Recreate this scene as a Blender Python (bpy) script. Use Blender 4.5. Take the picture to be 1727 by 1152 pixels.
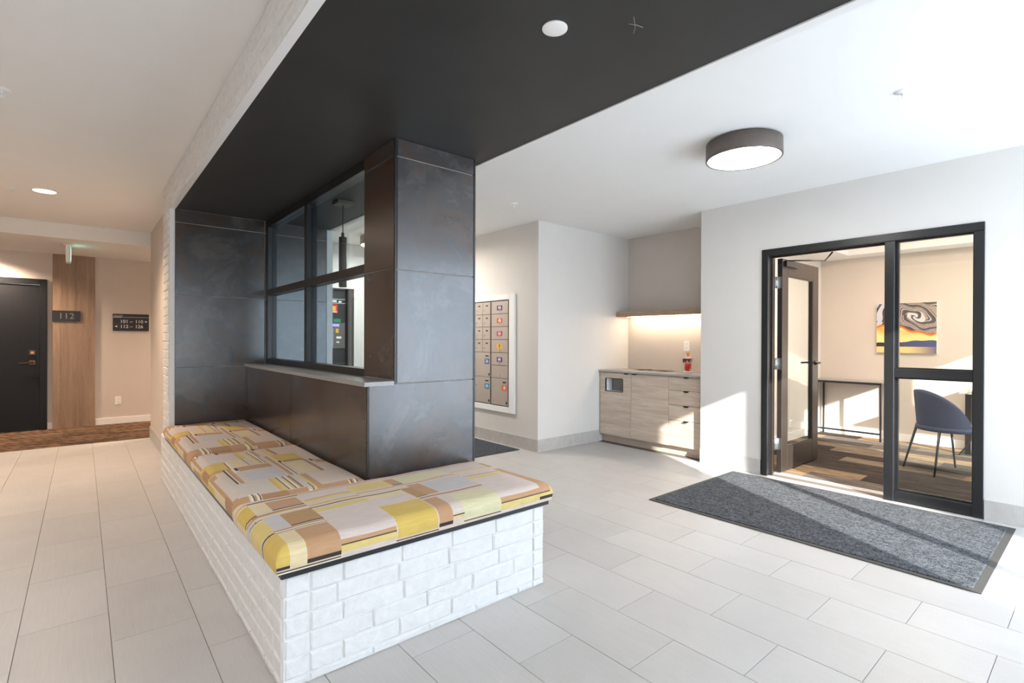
import bpy, bmesh, math, random
import numpy as np
from mathutils import Vector, Matrix
random.seed(7); rng = np.random.default_rng(3)
for o in list(bpy.data.objects): bpy.data.objects.remove(o)
S = bpy.context.scene
COL = S.collection

# ------------------------------------------------------------------ camera
yaw, pitch, roll = 0.70091174, -0.0030649, 0.0037123
fwd = Vector((math.sin(yaw)*math.cos(pitch), math.cos(yaw)*math.cos(pitch), math.sin(pitch)))
rt = Vector((math.cos(yaw), -math.sin(yaw), 0)); up = rt.cross(fwd)
r2 = rt*math.cos(roll) + up*math.sin(roll); u2 = -rt*math.sin(roll) + up*math.cos(roll)
cam = bpy.data.cameras.new('camera'); cam.lens = 858.88/1727*36; cam.sensor_width = 36
cam.clip_start = 0.02
co = bpy.data.objects.new('camera', cam); COL.objects.link(co); S.camera = co
M = Matrix((r2, u2, -fwd)).transposed().to_4x4(); M.translation = Vector((0, 0, 1.27)); co.matrix_world = M

# ------------------------------------------------------------------ world, sun, daylight, exposure
S.view_settings.view_transform = 'Standard'; S.view_settings.look = 'None'
S.view_settings.gamma = 1.0; S.view_settings.use_curve_mapping = False
S.view_settings.exposure = 0.40
w = bpy.data.worlds.new('sky'); S.world = w; w.use_nodes = True
bg = w.node_tree.nodes['Background']; bg.inputs[0].default_value = (0.72, 0.84, 1.0, 1); bg.inputs[1].default_value = 2.2
def lamp(name, kind, loc, energy, color=(1,1,1), direction=None, **kw):
    l = bpy.data.lights.new(name, kind); l.energy = energy; l.color = color
    for k, v in kw.items(): setattr(l, k, v)
    o = bpy.data.objects.new(name, l); COL.objects.link(o); o.location = loc
    if direction: o.rotation_euler = Vector(direction).to_track_quat('-Z', 'Y').to_euler()
    return o
SUN = (0.477*math.cos(math.radians(23)), 0.879*math.cos(math.radians(23)), -math.sin(math.radians(23)))
lamp('sun', 'SUN', (0, -4, 6), 13.0, (1.0, 0.965, 0.92), SUN, angle=0.012)
DAY = (0.95, 0.97, 1.0)
lamp('daylight_entry', 'AREA', (0.2, -0.93, 1.25), 20, DAY, (0, 1, 0), shape='RECTANGLE', size=2.6, size_y=2.1)
lamp('daylight_window', 'AREA', (3.71, -0.93, 1.23), 62, (.70,.83,1), (0, 1, 0), shape='RECTANGLE', size=2.22, size_y=2.3)
lamp('daylight_office', 'AREA', (6.5, -0.93, 1.2), 20, (1, .9, .8), (0, 1, 0), shape='RECTANGLE', size=2.0, size_y=2.0)

# ------------------------------------------------------------------ materials
def srgb(r, g, b):
    f = lambda c: (c/12.92 if c <= .04045 else ((c+.055)/1.055)**2.4)
    return (f(r/255), f(g/255), f(b/255), 1)
class NT:
    def __init__(s, name):
        s.m = bpy.data.materials.new(name); s.m.use_nodes = True; s.t = s.m.node_tree; s.n = s.t.nodes
        s.b = s.n['Principled BSDF']; s.out = s.n['Material Output']
    def add(s, k, **kw):
        x = s.n.new(k)
        for a, v in kw.items():
            if hasattr(x, a): setattr(x, a, v)
            else: x.inputs[a].default_value = v
        return x
    def link(s, a, b): s.t.links.new(a, b)
    def set(s, **kw):
        for k, v in kw.items(): s.b.inputs[k.replace('_', ' ')].default_value = v
def coords(t, scale=(1,1,1), kind='Object', rand=0):
    tc = t.add('ShaderNodeTexCoord'); mp = t.add('ShaderNodeMapping'); mp.inputs['Scale'].default_value = scale
    t.link(tc.outputs[kind], mp.inputs[0])
    if rand:
        oi = t.add('ShaderNodeObjectInfo'); mu = t.add('ShaderNodeMath', operation='MULTIPLY'); mu.inputs[1].default_value = rand
        t.link(oi.outputs['Random'], mu.inputs[0]); t.link(mu.outputs[0], mp.inputs['Location'])
    return mp.outputs[0]
def noise(t, vec, scale, detail=4, rough=.55, dist=0):
    n = t.add('ShaderNodeTexNoise'); n.inputs['Scale'].default_value = scale; n.inputs['Detail'].default_value = detail
    n.inputs['Roughness'].default_value = rough; n.inputs['Distortion'].default_value = dist
    t.link(vec, n.inputs['Vector']); return n.outputs[0]
def ramp(t, fac, stops):
    r = t.add('ShaderNodeValToRGB'); e = r.color_ramp.elements
    e[0].position, e[0].color = stops[0]; e[1].position, e[1].color = stops[-1]
    for p, c in stops[1:-1]:
        k = e.new(p); k.color = c
    t.link(fac, r.inputs[0]); return r.outputs[0]
def bump(t, fac, strength, dist=.002):
    b = t.add('ShaderNodeBump'); b.inputs['Strength'].default_value = strength; b.inputs['Distance'].default_value = dist
    t.link(fac, b.inputs['Height']); t.link(b.outputs[0], t.b.inputs['Normal'])
def plain(name, c, rough=.5, metal=0, var=0.06, nscale=30, bstr=0, emit=None, es=0, spec=.5):
    t = NT(name); v = coords(t); n = noise(t, v, nscale)
    a = tuple(x*(1-var) for x in c[:3])+(1,); b = tuple(min(1, x*(1+var)) for x in c[:3])+(1,)
    t.link(ramp(t, n, [(.3, a), (.7, b)]), t.b.inputs['Base Color'])
    t.set(Roughness=rough, Metallic=metal, Specular_IOR_Level=spec)
    if bstr: bump(t, n, bstr)
    if emit: t.set(Emission_Color=emit, Emission_Strength=es)
    return t.m
def random_tint(t, col, amount):
    oi = t.add('ShaderNodeObjectInfo'); mr = t.add('ShaderNodeMapRange'); mr.inputs['To Min'].default_value = 1-amount; mr.inputs['To Max'].default_value = 1+amount
    t.link(oi.outputs['Random'], mr.inputs[0]); mx = t.add('ShaderNodeVectorMath', operation='SCALE')
    t.link(col, mx.inputs[0]); t.link(mr.outputs[0], mx.inputs['Scale']); return mx.outputs[0]
mt = {}
def _floor():
    t = NT('porcelain_tile'); v = coords(t, (1,1,1), rand=7); n1 = noise(t, v, 3, 6)
    v2 = coords(t, (240, 6, 1), rand=5); n2 = noise(t, v2, 1, 2); n3 = noise(t, v, 240, 2)
    m = t.add('ShaderNodeMix', data_type='FLOAT'); m.inputs[0].default_value = .45; t.link(n1, m.inputs[2]); t.link(n2, m.inputs[3])
    m2 = t.add('ShaderNodeMix', data_type='FLOAT'); m2.inputs[0].default_value = .3; t.link(m.outputs[0], m2.inputs[2]); t.link(n3, m2.inputs[3])
    c = ramp(t, m2.outputs[0], [(.3, (.44,.424,.41,1)), (.7, (.545,.53,.515,1))])
    t.link(random_tint(t, c, .025), t.b.inputs['Base Color']); t.set(Roughness=.38); bump(t, n2, .05, .001); return t.m
mt['tile'] = _floor()
mt['basetile'] = plain('baseboard_tile', (.50,.475,.45), .4, var=.08, nscale=14)
mt['grout'] = plain('floor_grout', (.16,.13,.11), .9)
mt['paint'] = plain('greige_wall_paint', (.64,.575,.52), .6, var=.012, nscale=5)
mt['paint2'] = plain('pale_wall_paint', (.70,.675,.64), .6, var=.012, nscale=5)
mt['ceil'] = plain('white_ceiling_paint', (.86,.86,.85), .8, var=.01, nscale=4)
mt['white'] = plain('white_trim_paint', (.86,.86,.86), .45, var=.01)
mt['plastic'] = plain('white_plastic', (.88,.88,.87), .35, var=.01)
def _soffit():
    t = NT('black_soffit_paint'); v = coords(t, (1,1,1)); n = noise(t, v, 2.2, 5, .6, .4)
    t.link(ramp(t, n, [(.3, (.024,.024,.024,1)), (.75, (.034,.034,.035,1))]), t.b.inputs['Base Color']); t.set(Roughness=.55)
    bump(t, noise(t, v, 90), .06); return t.m
mt['soffit'] = _soffit()
def _slate():
    t = NT('bronze_slate_tile'); v = coords(t, rand=9); n = noise(t, v, 2.6, 8, .62, .5); n2 = noise(t, v, 7, 6, .6, .3); f = noise(t, v, 160, 3)
    a = ramp(t, n, [(.28, (.034,.017,.010,1)), (.42, (.056,.034,.023,1)), (.52, (.040,.036,.036,1)), (.60, (.074,.064,.060,1)), (.74, (.080,.039,.020,1))])
    b = ramp(t, n2, [(.35, (.85,.85,.85,1)), (.65, (1.12,1.12,1.12,1))])
    mx = t.add('ShaderNodeVectorMath', operation='MULTIPLY'); t.link(a, mx.inputs[0]); t.link(b, mx.inputs[1])
    t.link(mx.outputs[0], t.b.inputs['Base Color'])
    t.link(ramp(t, noise(t, v, 1.7, 2), [(.3, (.19,)*3+(1,)), (.7, (.25,)*3+(1,))]), t.b.inputs['Roughness']); t.set(Specular_IOR_Level=.9)
    bump(t, f, .05, .001); return t.m
mt['slate'] = _slate()
mt['slategrout'] = plain('pale_grout', (.50,.47,.44), .8)
mt['black'] = plain('black_metal', (.014,.014,.015), .32, var=.1)
mt['dkbrown'] = plain('dark_bronze_metal', (.030,.022,.018), .35, var=.1)
mt['steel'] = plain('satin_steel', (.55,.55,.55), .3, 1.0)
mt['stone'] = plain('grey_quartz', (.36,.35,.34), .3, var=.08, nscale=60)
def _brick():
    t = NT('white_painted_brick'); v = coords(t, rand=11); n = noise(t, v, 26, 6, .65); n2 = noise(t, v, 150, 3)
    m = t.add('ShaderNodeMix', data_type='FLOAT'); m.inputs[0].default_value = .35; t.link(n, m.inputs[2]); t.link(n2, m.inputs[3])
    t.link(ramp(t, n, [(.3, (.69,.685,.675,1)), (.7, (.78,.78,.775,1))]), t.b.inputs['Base Color']); t.set(Roughness=.6)
    bump(t, m.outputs[0], .55, .004); return t.m
mt['brick'] = _brick()
def wood(name, c1, c2, axis, rough=.45, sc=1.0):
    t = NT(name); s = {'x': (1.6,22,22), 'y': (22,1.6,22), 'z': (22,22,1.6)}[axis]
    v = coords(t, tuple(x*sc for x in s), rand=6); n = noise(t, v, 1, 6, .6, .6); n2 = noise(t, v, 5, 3)
    m = t.add('ShaderNodeMix', data_type='FLOAT'); m.inputs[0].default_value = .3; t.link(n, m.inputs[2]); t.link(n2, m.inputs[3])
    c = ramp(t, m.outputs[0], [(.3, c1+(1,)), (.7, c2+(1,))])
    t.link(random_tint(t, c, .13 if axis == 'z' else .06), t.b.inputs['Base Color']); t.set(Roughness=rough); bump(t, n2, .04, .001); return t.m
mt['oak'] = wood('grey_oak_laminate', (.46,.355,.27), (.74,.615,.505), 'y')
mt['oakz'] = wood('brown_oak_laminate', (.20,.125,.08), (.40,.275,.185), 'z')
mt['oakshelf'] = wood('tan_oak_laminate', (.34,.225,.14), (.47,.33,.22), 'y')
def _mat(name, lo, hi, brick=True):
    t = NT(name); v = coords(t); n = noise(t, v, 170, 2, .6); n2 = noise(t, v, 60, 2)
    m = t.add('ShaderNodeMix', data_type='FLOAT'); m.inputs[0].default_value = .4; t.link(n, m.inputs[2]); t.link(n2, m.inputs[3])
    col = ramp(t, m.outputs[0], [(.40, lo), (.62, hi)])
    if brick:
        b = t.add('ShaderNodeTexBrick'); b.inputs['Scale'].default_value = 1; b.offset = .37
        b.inputs['Mortar Size'].default_value = .0028; b.inputs['Brick Width'].default_value = .085; b.inputs['Row Height'].default_value = .021
        b.inputs['Color1'].default_value = (1,1,1,1); b.inputs['Color2'].default_value = (.86,.86,.86,1); b.inputs['Mortar'].default_value = (.12,.12,.12,1)
        mp = t.add('ShaderNodeMapping'); mp.inputs['Rotation'].default_value = (0,0,math.pi/2); t.link(v, mp.inputs[0]); t.link(mp.outputs[0], b.inputs['Vector'])
        msk = ramp(t, noise(t, coords(t, (30, 11, 1)), 1, 1), [(.49, (0,0,0,1)), (.52, (1,1,1,1))])
        mm = t.add('ShaderNodeMix', data_type='RGBA'); t.link(msk, mm.inputs[0]); mm.inputs[6].default_value = (.95,.95,.95,1); t.link(b.outputs['Color'], mm.inputs[7])
        mx = t.add('ShaderNodeVectorMath', operation='MULTIPLY'); t.link(col, mx.inputs[0]); t.link(mm.outputs[2], mx.inputs[1]); col = mx.outputs[0]
        bump(t, b.outputs['Fac'], -.4, .004)
    t.link(col, t.b.inputs['Base Color']); t.set(Roughness=.95, Specular_IOR_Level=.15, Sheen_Weight=.04); return t.m
mt['rug'] = _mat('charcoal_ribbed_matting', (.012,.014,.018,1), (.135,.145,.165,1))
mt['mat2'] = _mat('dark_carpet_matting', (.010,.011,.014,1), (.10,.11,.13,1), False)
mt['rubber'] = plain('grey_rubber', (.052,.050,.048), .7)
def _carpet(name, cols, sx, sy, zig):
    t = NT(name); oi = t.add('ShaderNodeObjectInfo'); base = ramp(t, oi.outputs['Random'], [(i/(len(cols)-1), c+(1,)) for i, c in enumerate(cols)])
    base_node = base.node; base_node.color_ramp.interpolation = 'CONSTANT' if not zig else 'LINEAR'
    v = coords(t, (sx, sy, 1), rand=4); n = noise(t, v, 1, 5, .7, .8); f = noise(t, coords(t), 420, 2)
    mul = ramp(t, n, [(.35, (.42,.42,.43,1)), (.65, (1.3,1.25,1.2,1))])
    mx = t.add('ShaderNodeVectorMath', operation='MULTIPLY'); t.link(base, mx.inputs[0]); t.link(mul, mx.inputs[1])
    mf = ramp(t, f, [(.3, (.7,.7,.7,1)), (.7, (1.25,1.25,1.25,1))])
    my = t.add('ShaderNodeVectorMath', operation='MULTIPLY'); t.link(mx.outputs[0], my.inputs[0]); t.link(mf, my.inputs[1]); col = my.outputs[0]
    if zig:
        wv = t.add('ShaderNodeTexWave', wave_type='BANDS', bands_direction='DIAGONAL'); wv.inputs['Scale'].default_value = 5.5; wv.inputs['Distortion'].default_value = .6
        t.link(coords(t), wv.inputs['Vector']); bd = ramp(t, wv.outputs[0], [(.42, (.18,.17,.16,1)), (.55, (1,1,1,1))])
        vb = coords(t, (2.2, 13, 1), rand=3); nb = noise(t, vb, 1, 1); msk = ramp(t, nb, [(.48, (0,0,0,1)), (.5, (1,1,1,1))])
        mm = t.add('ShaderNodeMix', data_type='RGBA'); t.link(msk, mm.inputs[0]); mm.inputs[6].default_value = (1,1,1,1); t.link(bd, mm.inputs[7])
        mz = t.add('ShaderNodeVectorMath', operation='MULTIPLY'); t.link(col, mz.inputs[0]); t.link(mm.outputs[2], mz.inputs[1]); col = mz.outputs[0]
    t.link(col, t.b.inputs['Base Color']); t.set(Roughness=.95, Specular_IOR_Level=.1); bump(t, f, .3, .003); return t.m
mt['carpet_o'] = _carpet('office_carpet', [(.27,.195,.125), (.050,.041,.036), (.20,.165,.13), (.090,.078,.070), (.32,.22,.135), (.15,.13,.115), (.06,.05,.044), (.24,.20,.16)], 30, 3.5, False)
mt['carpet_h'] = _carpet('hall_carpet', [(.20,.115,.07), (.13,.085,.06), (.24,.15,.09)], 3.5, 26, True)
def _attr(name, rough, rib):
    t = NT(name); a = t.add('ShaderNodeAttribute'); a.attribute_name = 'print'
    v = coords(t, (14, 300, 14) if rib else (1,1,1)); n = noise(t, v, 1 if rib else 200, 3)
    mul = ramp(t, n, [(.3, (.90,.90,.90,1)), (.7, (1.07,1.07,1.07,1))])
    mx = t.add('ShaderNodeVectorMath', operation='MULTIPLY'); t.link(a.outputs['Color'], mx.inputs[0]); t.link(mul, mx.inputs[1])
    t.link(mx.outputs[0], t.b.inputs['Base Color']); t.set(Roughness=rough, Specular_IOR_Level=.2)
    if rib: t.set(Sheen_Weight=.1)
    bump(t, n, .12, .001); return t.m
mt['fabric'] = _attr('printed_upholstery', .85, True); mt['canvas'] = _attr('printed_canvas', .7, False)
def _glass(name, tint):
    t = NT(name); t.n.remove(t.b); tr = t.add('ShaderNodeBsdfTransparent'); tr.inputs[0].default_value = tint
    g = t.add('ShaderNodeBsdfGlossy'); g.inputs['Roughness'].default_value = .005; f = t.add('ShaderNodeFresnel')
    ge = t.add('ShaderNodeNewGeometry'); mr = t.add('ShaderNodeMapRange'); mr.inputs['To Min'].default_value = 1.5; mr.inputs['To Max'].default_value = 1/1.5   # same 1.5 seen from inside
    t.link(ge.outputs['Backfacing'], mr.inputs[0]); t.link(mr.outputs[0], f.inputs[0])
    mx = t.add('ShaderNodeMixShader'); t.link(f.outputs[0], mx.inputs[0]); t.link(tr.outputs[0], mx.inputs[1]); t.link(g.outputs[0], mx.inputs[2])
    t.link(mx.outputs[0], t.out.inputs[0]); return t.m
mt['glass'] = _glass('clear_glass', (.96,.98,.97,1)); mt['glass_tint'] = _glass('tinted_glass', (.86,.93,.95,1))
mt['lampwarm'] = plain('warm_diffuser', (.9,.9,.9), .5, emit=(1,.88,.72,1), es=9)
mt['lampdrum'] = plain('opal_diffuser', (.9,.9,.9), .5, emit=(1,.97,.93,1), es=30)
mt['led'] = plain('led_diffuser', (.9,.9,.9), .5, emit=(1,.80,.58,1), es=75)
mt['exit'] = plain('green_exit_panel', (.02,.5,.33), .4, emit=(.05,.85,.55,1), es=1.6)
mt['exitw'] = plain('lit_white_pictogram', (.9,.9,.9), .4, emit=(.8,1,.95,1), es=2.0)
mt['purple_lit'] = plain('violet_display', (.3,.25,.7), .4, emit=(.35,.28,.9,1), es=1.0)
mt['drumshade'] = plain('taupe_metal_shade', (.13,.105,.09), .5)
mt['mail'] = plain('champagne_anodised_metal', (.47,.41,.36), .42, .35, var=.03, nscale=80)
mt['mailgap'] = plain('dark_grey_metal', (.14,.125,.115), .5, .3)  # plain dark grey for the mailbox frame and phone housing
mt['chairfab'] = plain('slate_blue_fabric', (.062,.080,.15), .85, var=.2, nscale=140, bstr=.1)
mt['chrome'] = plain('chrome', (.6,.6,.62), .15, 1.0)
mt['signblack'] = plain('black_sign_plate', (.018,.016,.016), .4)
mt['signwhite'] = plain('white_lettering', (.8,.78,.76), .5)
mt['signgrey'] = plain('grey_lettering', (.24,.22,.20), .5)
mt['door'] = plain('black_door_paint', (.010,.011,.014), .5, var=.1, spec=.3)
mt['bronze'] = plain('aged_bronze', (.12,.075,.045), .35, .8)
mt['copper'] = plain('copper_lock', (.55,.26,.13), .3, .9)
mt['red'] = plain('red_drink', (.72,.012,.015), .25); mt['darkred'] = plain('dark_red_print', (.20,.008,.012), .4)
mt['orange'] = plain('orange_plastic', (.75,.25,.06), .4); mt['paper'] = plain('cream_paper', (.80,.70,.56), .6, var=.1)
for nm, c in dict(purple=(86,40,120), orange2=(214,84,40), magenta=(196,22,94), yellow=(228,178,52), blue=(56,78,164), teal=(22,130,170), coral=(222,88,60), green=(20,130,96), poster=(200,52,46)).items():
    mt[nm] = plain(nm+'_label', srgb(*c), .5, var=.02)
mt['pave'] = plain('pale_paving', (.42,.41,.39), .9, var=.12, nscale=3); mt['render'] = plain('grey_render', (.32,.31,.30), .9)
mt['deskwood'] = plain('grey_desk_top', (.34,.31,.28), .5)
mt['cable'] = plain('black_cable', (.015,.015,.015), .5)

# ------------------------------------------------------------------ builders
ORG = {}
def link(o, parent=None):
    COL.objects.link(o)
    if parent: o.parent = parent
    return o
def tag(o, label=None, cat=None, group=None, kind=None):
    for k, v in (('label', label), ('category', cat), ('group', group), ('kind', kind)):
        if v: o[k] = v
    return o
def thing(name, label, cat, loc, group=None):
    o = bpy.data.objects.new(name, None); o.empty_display_size = .1; link(o); o.location = loc; ORG[o.name] = Vector(loc)
    return tag(o, label, cat, group)
def box(bm, x0, x1, y0, y1, z0, z1, mi=0, bev=0):
    vs = [bm.verts.new((x, y, z)) for x in (x0, x1) for y in (y0, y1) for z in (z0, z1)]
    fs = [bm.faces.new([vs[i] for i in q]) for q in ((0,1,3,2),(4,6,7,5),(0,4,5,1),(2,3,7,6),(0,2,6,4),(1,5,7,3))]
    for f in fs: f.material_index = mi
    if bev:
        es = list({e for f in fs for e in f.edges})
        r = bmesh.ops.bevel(bm, geom=es, offset=bev, segments=1, affect='EDGES', profile=.5)
        for f in r['faces']: f.material_index = mi
    return vs
def tube(bm, pts, r, seg=10, mi=0, r2=None, cap=True):
    pts = [Vector(p) for p in pts]; rings = []
    for i, p in enumerate(pts):
        d = (pts[min(i+1, len(pts)-1)] - pts[max(i-1, 0)]).normalized()
        a = d.orthogonal().normalized() if i == 0 else (rings_a - d*rings_a.dot(d)).normalized()
        rings_a = a; b = d.cross(a); rr = r if r2 is None else r+(r2-r)*i/(len(pts)-1)
        rings.append([bm.verts.new(p + (a*math.cos(t)+b*math.sin(t))*rr) for t in [2*math.pi*k/seg for k in range(seg)]])
    for A, B_ in zip(rings, rings[1:]):
        for k in range(seg):
            f = bm.faces.new((A[k], A[(k+1) % seg], B_[(k+1) % seg], B_[k])); f.material_index = mi; f.smooth = True
    if cap:
        for R_ in (rings[0][::-1], rings[-1]):
            f = bm.faces.new(R_); f.material_index = mi
def lathe(bm, c, prof, seg=32, mi=0, smooth=True):
    c = Vector(c); rings = []
    for r, z in prof:
        rings.append([bm.verts.new(c+Vector((r*math.cos(2*math.pi*k/seg), r*math.sin(2*math.pi*k/seg), z))) for k in range(seg)])
    for A, B_ in zip(rings, rings[1:]):
        for k in range(seg):
            f = bm.faces.new((A[k], A[(k+1) % seg], B_[(k+1) % seg], B_[k])); f.material_index = mi; f.smooth = smooth
    for R_ in (rings[0], rings[-1]):
        f = bm.faces.new(R_); f.material_index = mi
def wpos(o):
    v = Vector((0,0,0))
    while o: v += Vector(o.location); o = o.parent
    return v
def obj(name, bm, mats, parent=None, org=None, fix=True):
    """bm is given in world coordinates; the object's origin goes to org (or stays with its parent)"""
    if fix: bmesh.ops.recalc_face_normals(bm, faces=bm.faces)
    me = bpy.data.meshes.new(name); pw = wpos(parent) if parent else Vector((0,0,0))
    o_ = Vector(org) if org else (pw if parent else Vector((0,0,0)))
    bmesh.ops.translate(bm, verts=bm.verts, vec=-o_); bm.to_mesh(me); bm.free()
    for m in (mats if isinstance(mats, (list, tuple)) else [mats]): me.materials.append(mt[m])
    o = bpy.data.objects.new(name, me); link(o, parent); o.location = o_-pw
    return o
def boxes(name, lst, m, parent=None, bev=0, org=None):
    bm = bmesh.new()
    for b in lst: box(bm, *b, bev=bev)
    return obj(name, bm, m, parent, org)
def struct(name, lst, m, bev=0):
    return tag(boxes(name, lst, m, None, bev), kind='structure')
_dg = None
def text_bm(bm, txt, size, place, mi=0, align='LEFT', depth=.0015, bold=0):
    cu = bpy.data.curves.new('t', 'FONT'); cu.body = txt; cu.size = size; cu.align_x = align; cu.extrude = depth; cu.resolution_u = 3; cu.offset = bold
    o = bpy.data.objects.new('t', cu); COL.objects.link(o); dg = bpy.context.evaluated_depsgraph_get(); dg.update()
    me = bpy.data.meshes.new_from_object(o.evaluated_get(dg)); n0 = len(bm.verts); f0 = len(bm.faces)
    bm.from_mesh(me); bm.verts.ensure_lookup_table(); bm.faces.ensure_lookup_table()
    for v in bm.verts[n0:]: v.co = place(*v.co)
    for f in bm.faces[f0:]: f.material_index = mi
    bpy.data.objects.remove(o); bpy.data.curves.remove(cu); bpy.data.meshes.remove(me)
face_y = lambda x, y, z: (lambda a, b, c: Vector((x+a, y-c, z+b)))      # on a wall seen looking towards +y
face_x = lambda x, y, z: (lambda a, b, c: Vector((x-c, y-a, z+b)))      # on a wall seen looking towards +x

# ================================================================== STRUCTURE
fl = struct('floor', [(-5, 8.1, -1.1, 9.7, -.12, -.0025)], 'grout')
def cam_px(x, y, z):
    d = Vector((x, y, z-1.27)); zz = d.dot(fwd)
    return (863.5+858.88*d.dot(r2)/zz, 576-858.88*d.dot(u2)/zz, zz) if zz > .05 else None
TW, TL, G = .3041, .6, .0022
tiles = []
for k in range(-6, 17):
    x0 = -.2097+TW*k
    for n in range(-3, 15):
        y0 = .003+TL*n+(0 if k % 2 == 0 else .3); x1, y1 = x0+TW, y0+TL
        if y0 > 7.97 or x1 < -1.8 or x0 > 5.6: continue
        y1 = min(y1, 7.975)
        if x0 > .72 and x1 < 1.9 and y0 > 5.3: continue                # solid core
        if x0 > 3.94 and y0 > 4.2: continue
        xa, xb = x0+G/2, min(x1-G/2, 5.06)
        if xb-xa < .03: continue
        px = [cam_px(a, b, 0) for a in (xa, xb) for b in (y0, y1)]
        vis = any(p and -60 < p[0] < 1790 and p[1] < 1215 for p in px)
        tiles.append((not vis, (xa+xb)/2**1 if 0 else math.hypot(xa, y0), xa, xb, y0+G/2, y1-G/2))
tiles.sort()
bmr = bmesh.new(); tile_cache = {}
for i, (hid, d, xa, xb, ya, yb) in enumerate(tiles):
    if hid or i >= 298:
        box(bmr, xa, xb, ya, yb, -.006, 0); continue
    key = (round(xb-xa, 4), round(yb-ya, 4))
    if key not in tile_cache:
        b = bmesh.new(); box(b, 0, xb-xa, 0, yb-ya, -.006, 0, bev=.0008); bmesh.ops.recalc_face_normals(b, faces=b.faces)
        me = bpy.data.meshes.new('floor_tile'); b.to_mesh(me); b.free(); me.materials.append(mt['tile']); tile_cache[key] = me
    o = bpy.data.objects.new('floor_tile', tile_cache[key]); link(o, fl); o.location = (xa, ya, random.uniform(-.0003, .0003))
tag(obj('floor_tiles_beyond', bmr, 'tile', fl), kind='stuff')
boxes('threshold_strip', [(5.06, 5.16, 1.17, 2.14, -.006, 0)], 'tile', fl)

CZ = 2.62
struct('ceiling', [(-1.9, 5.0, -1.1, 8.0, CZ, CZ+.1), (5.0, 5.7, 2.66, 4.3, CZ, CZ+.1)], 'ceil')
struct('ceiling_hall', [(-5, 6, 8.0, 9.7, 2.45, CZ+.1)], 'ceil')
struct('wall_right', [(4.93, 5.06, 2.165, 2.79, 0, CZ), (4.93, 5.06, -1.1, .604, 0, CZ), (4.93, 5.06, .604, 2.165, 2.13, CZ),
                      (5.06, 8.05, 2.68, 2.79, 0, CZ)], 'paint2')
struct('wall_alcove', [(5.575, 5.7, 2.79, 4.2, 0, CZ)], 'paint')
struct('wall_mail', [(3.93, 5.7, 4.2, 7.1, 0, CZ)], 'paint2')
struct('wall_lobby_far', [(1.995, 2.58, 7.0, 7.2, 0, CZ), (2.96, 3.93, 7.0, 7.2, 0, CZ), (2.58, 2.96, 7.0, 7.2, 1.985, CZ), (2.58, 2.96, 7.12, 7.2, 0, 1.985)], 'paint2')
struct('wall_center', [(.67, 1.99, 5.45, 7.97, 0, CZ)], 'paint')
struct('wall_hall_far', [(-5, 6, 9.6, 9.75, 0, CZ)], 'paint')
struct('wall_left', [(-1.9, -1.8, -1.1, 8.0, 0, CZ), (-5.1, -5, 7.9, 9.7, 0, CZ), (6, 6.1, 7.1, 9.7, 0, CZ), (-5, -1.8, 7.9, 8.0, 0, CZ), (1.9, 6.0, 7.85, 7.97, 0, CZ)], 'paint')
# glazed front wall behind the camera
struct('wall_front', [(-1.9, -1.2, -1.1, -1, 0, CZ), (2.0, 2.57, -1.1, -1, 0, CZ), (4.88, 5.3, -1.1, -1, 0, CZ), (7.6, 8.1, -1.1, -1, 0, CZ),
                      (-1.2, 2.0, -1.1, -1, 2.3, CZ), (2.57, 4.88, -1.1, -1, 2.46, CZ), (5.3, 7.6, -1.1, -1, 2.2, CZ), (5.3, 7.6, -1.1, -1, 0, .25)], 'paint2')
fw = struct('window_3', [(3.117, 3.177, -1.09, -1, 0, 2.46), (2.57, 2.61, -1.09, -1.01, 0, 2.46), (4.84, 4.88, -1.09, -1.01, 0, 2.46), (3.95, 4.01, -1.09, -1.0, 0, 2.42), (2.61, 4.84, -1.09, -1.01, 2.42, 2.46)], 'black')
boxes('glass_pane', [(2.61, 3.117, -1.055, -1.045, 0, 2.42)], 'glass', fw); boxes('glass_pane', [(3.177, 3.95, -1.055, -1.045, 0, 2.42)], 'glass', fw); boxes('glass_pane', [(4.01, 4.84, -1.055, -1.045, 0, 2.42)], 'glass', fw)
fw = struct('window_4', [(-1.2, -1.14, -1.09, -1.01, 0, 2.3), (-.2, -.14, -1.09, -1.01, 0, 2.3), (.9, .96, -1.09, -1.01, 0, 2.3), (1.94, 2.0, -1.09, -1.01, 0, 2.3), (-1.14, 1.94, -1.09, -1.01, 2.24, 2.3)], 'black')
for a, b in ((-1.14, -.2), (-.14, .9), (.96, 1.94)): boxes('glass_pane', [(a, b, -1.055, -1.045, 0, 2.24)], 'glass', fw)
fw = struct('window_5', [(5.3, 5.35, -1.09, -1.01, .25, 2.2), (6.42, 6.48, -1.09, -1.01, .25, 2.2), (7.55, 7.6, -1.09, -1.01, .25, 2.2), (5.35, 7.55, -1.09, -1.01, 2.15, 2.2), (5.35, 7.55, -1.09, -1.01, .25, .3)], 'black')
for a, b in ((5.35, 6.42), (6.48, 7.55)): boxes('glass_pane', [(a, b, -1.055, -1.045, .3, 2.15)], 'glass', fw)
struct('ground_outside', [(-30, 40, -40, -1.1, -.2, -.1)], 'pave')
struct('sun_blocker_wing', [(-3.4, -3.0, -10.7, -1.1, -.1, 7.4)], 'render')  # unseen block, added to keep direct sun out of the entry glazing
struct('sun_blocker_pier', [(.13, 1.14, -8.3, -7.9, -.1, 6.4)], 'render')  # unseen block, added to shade the right part of the lobby window
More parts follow.
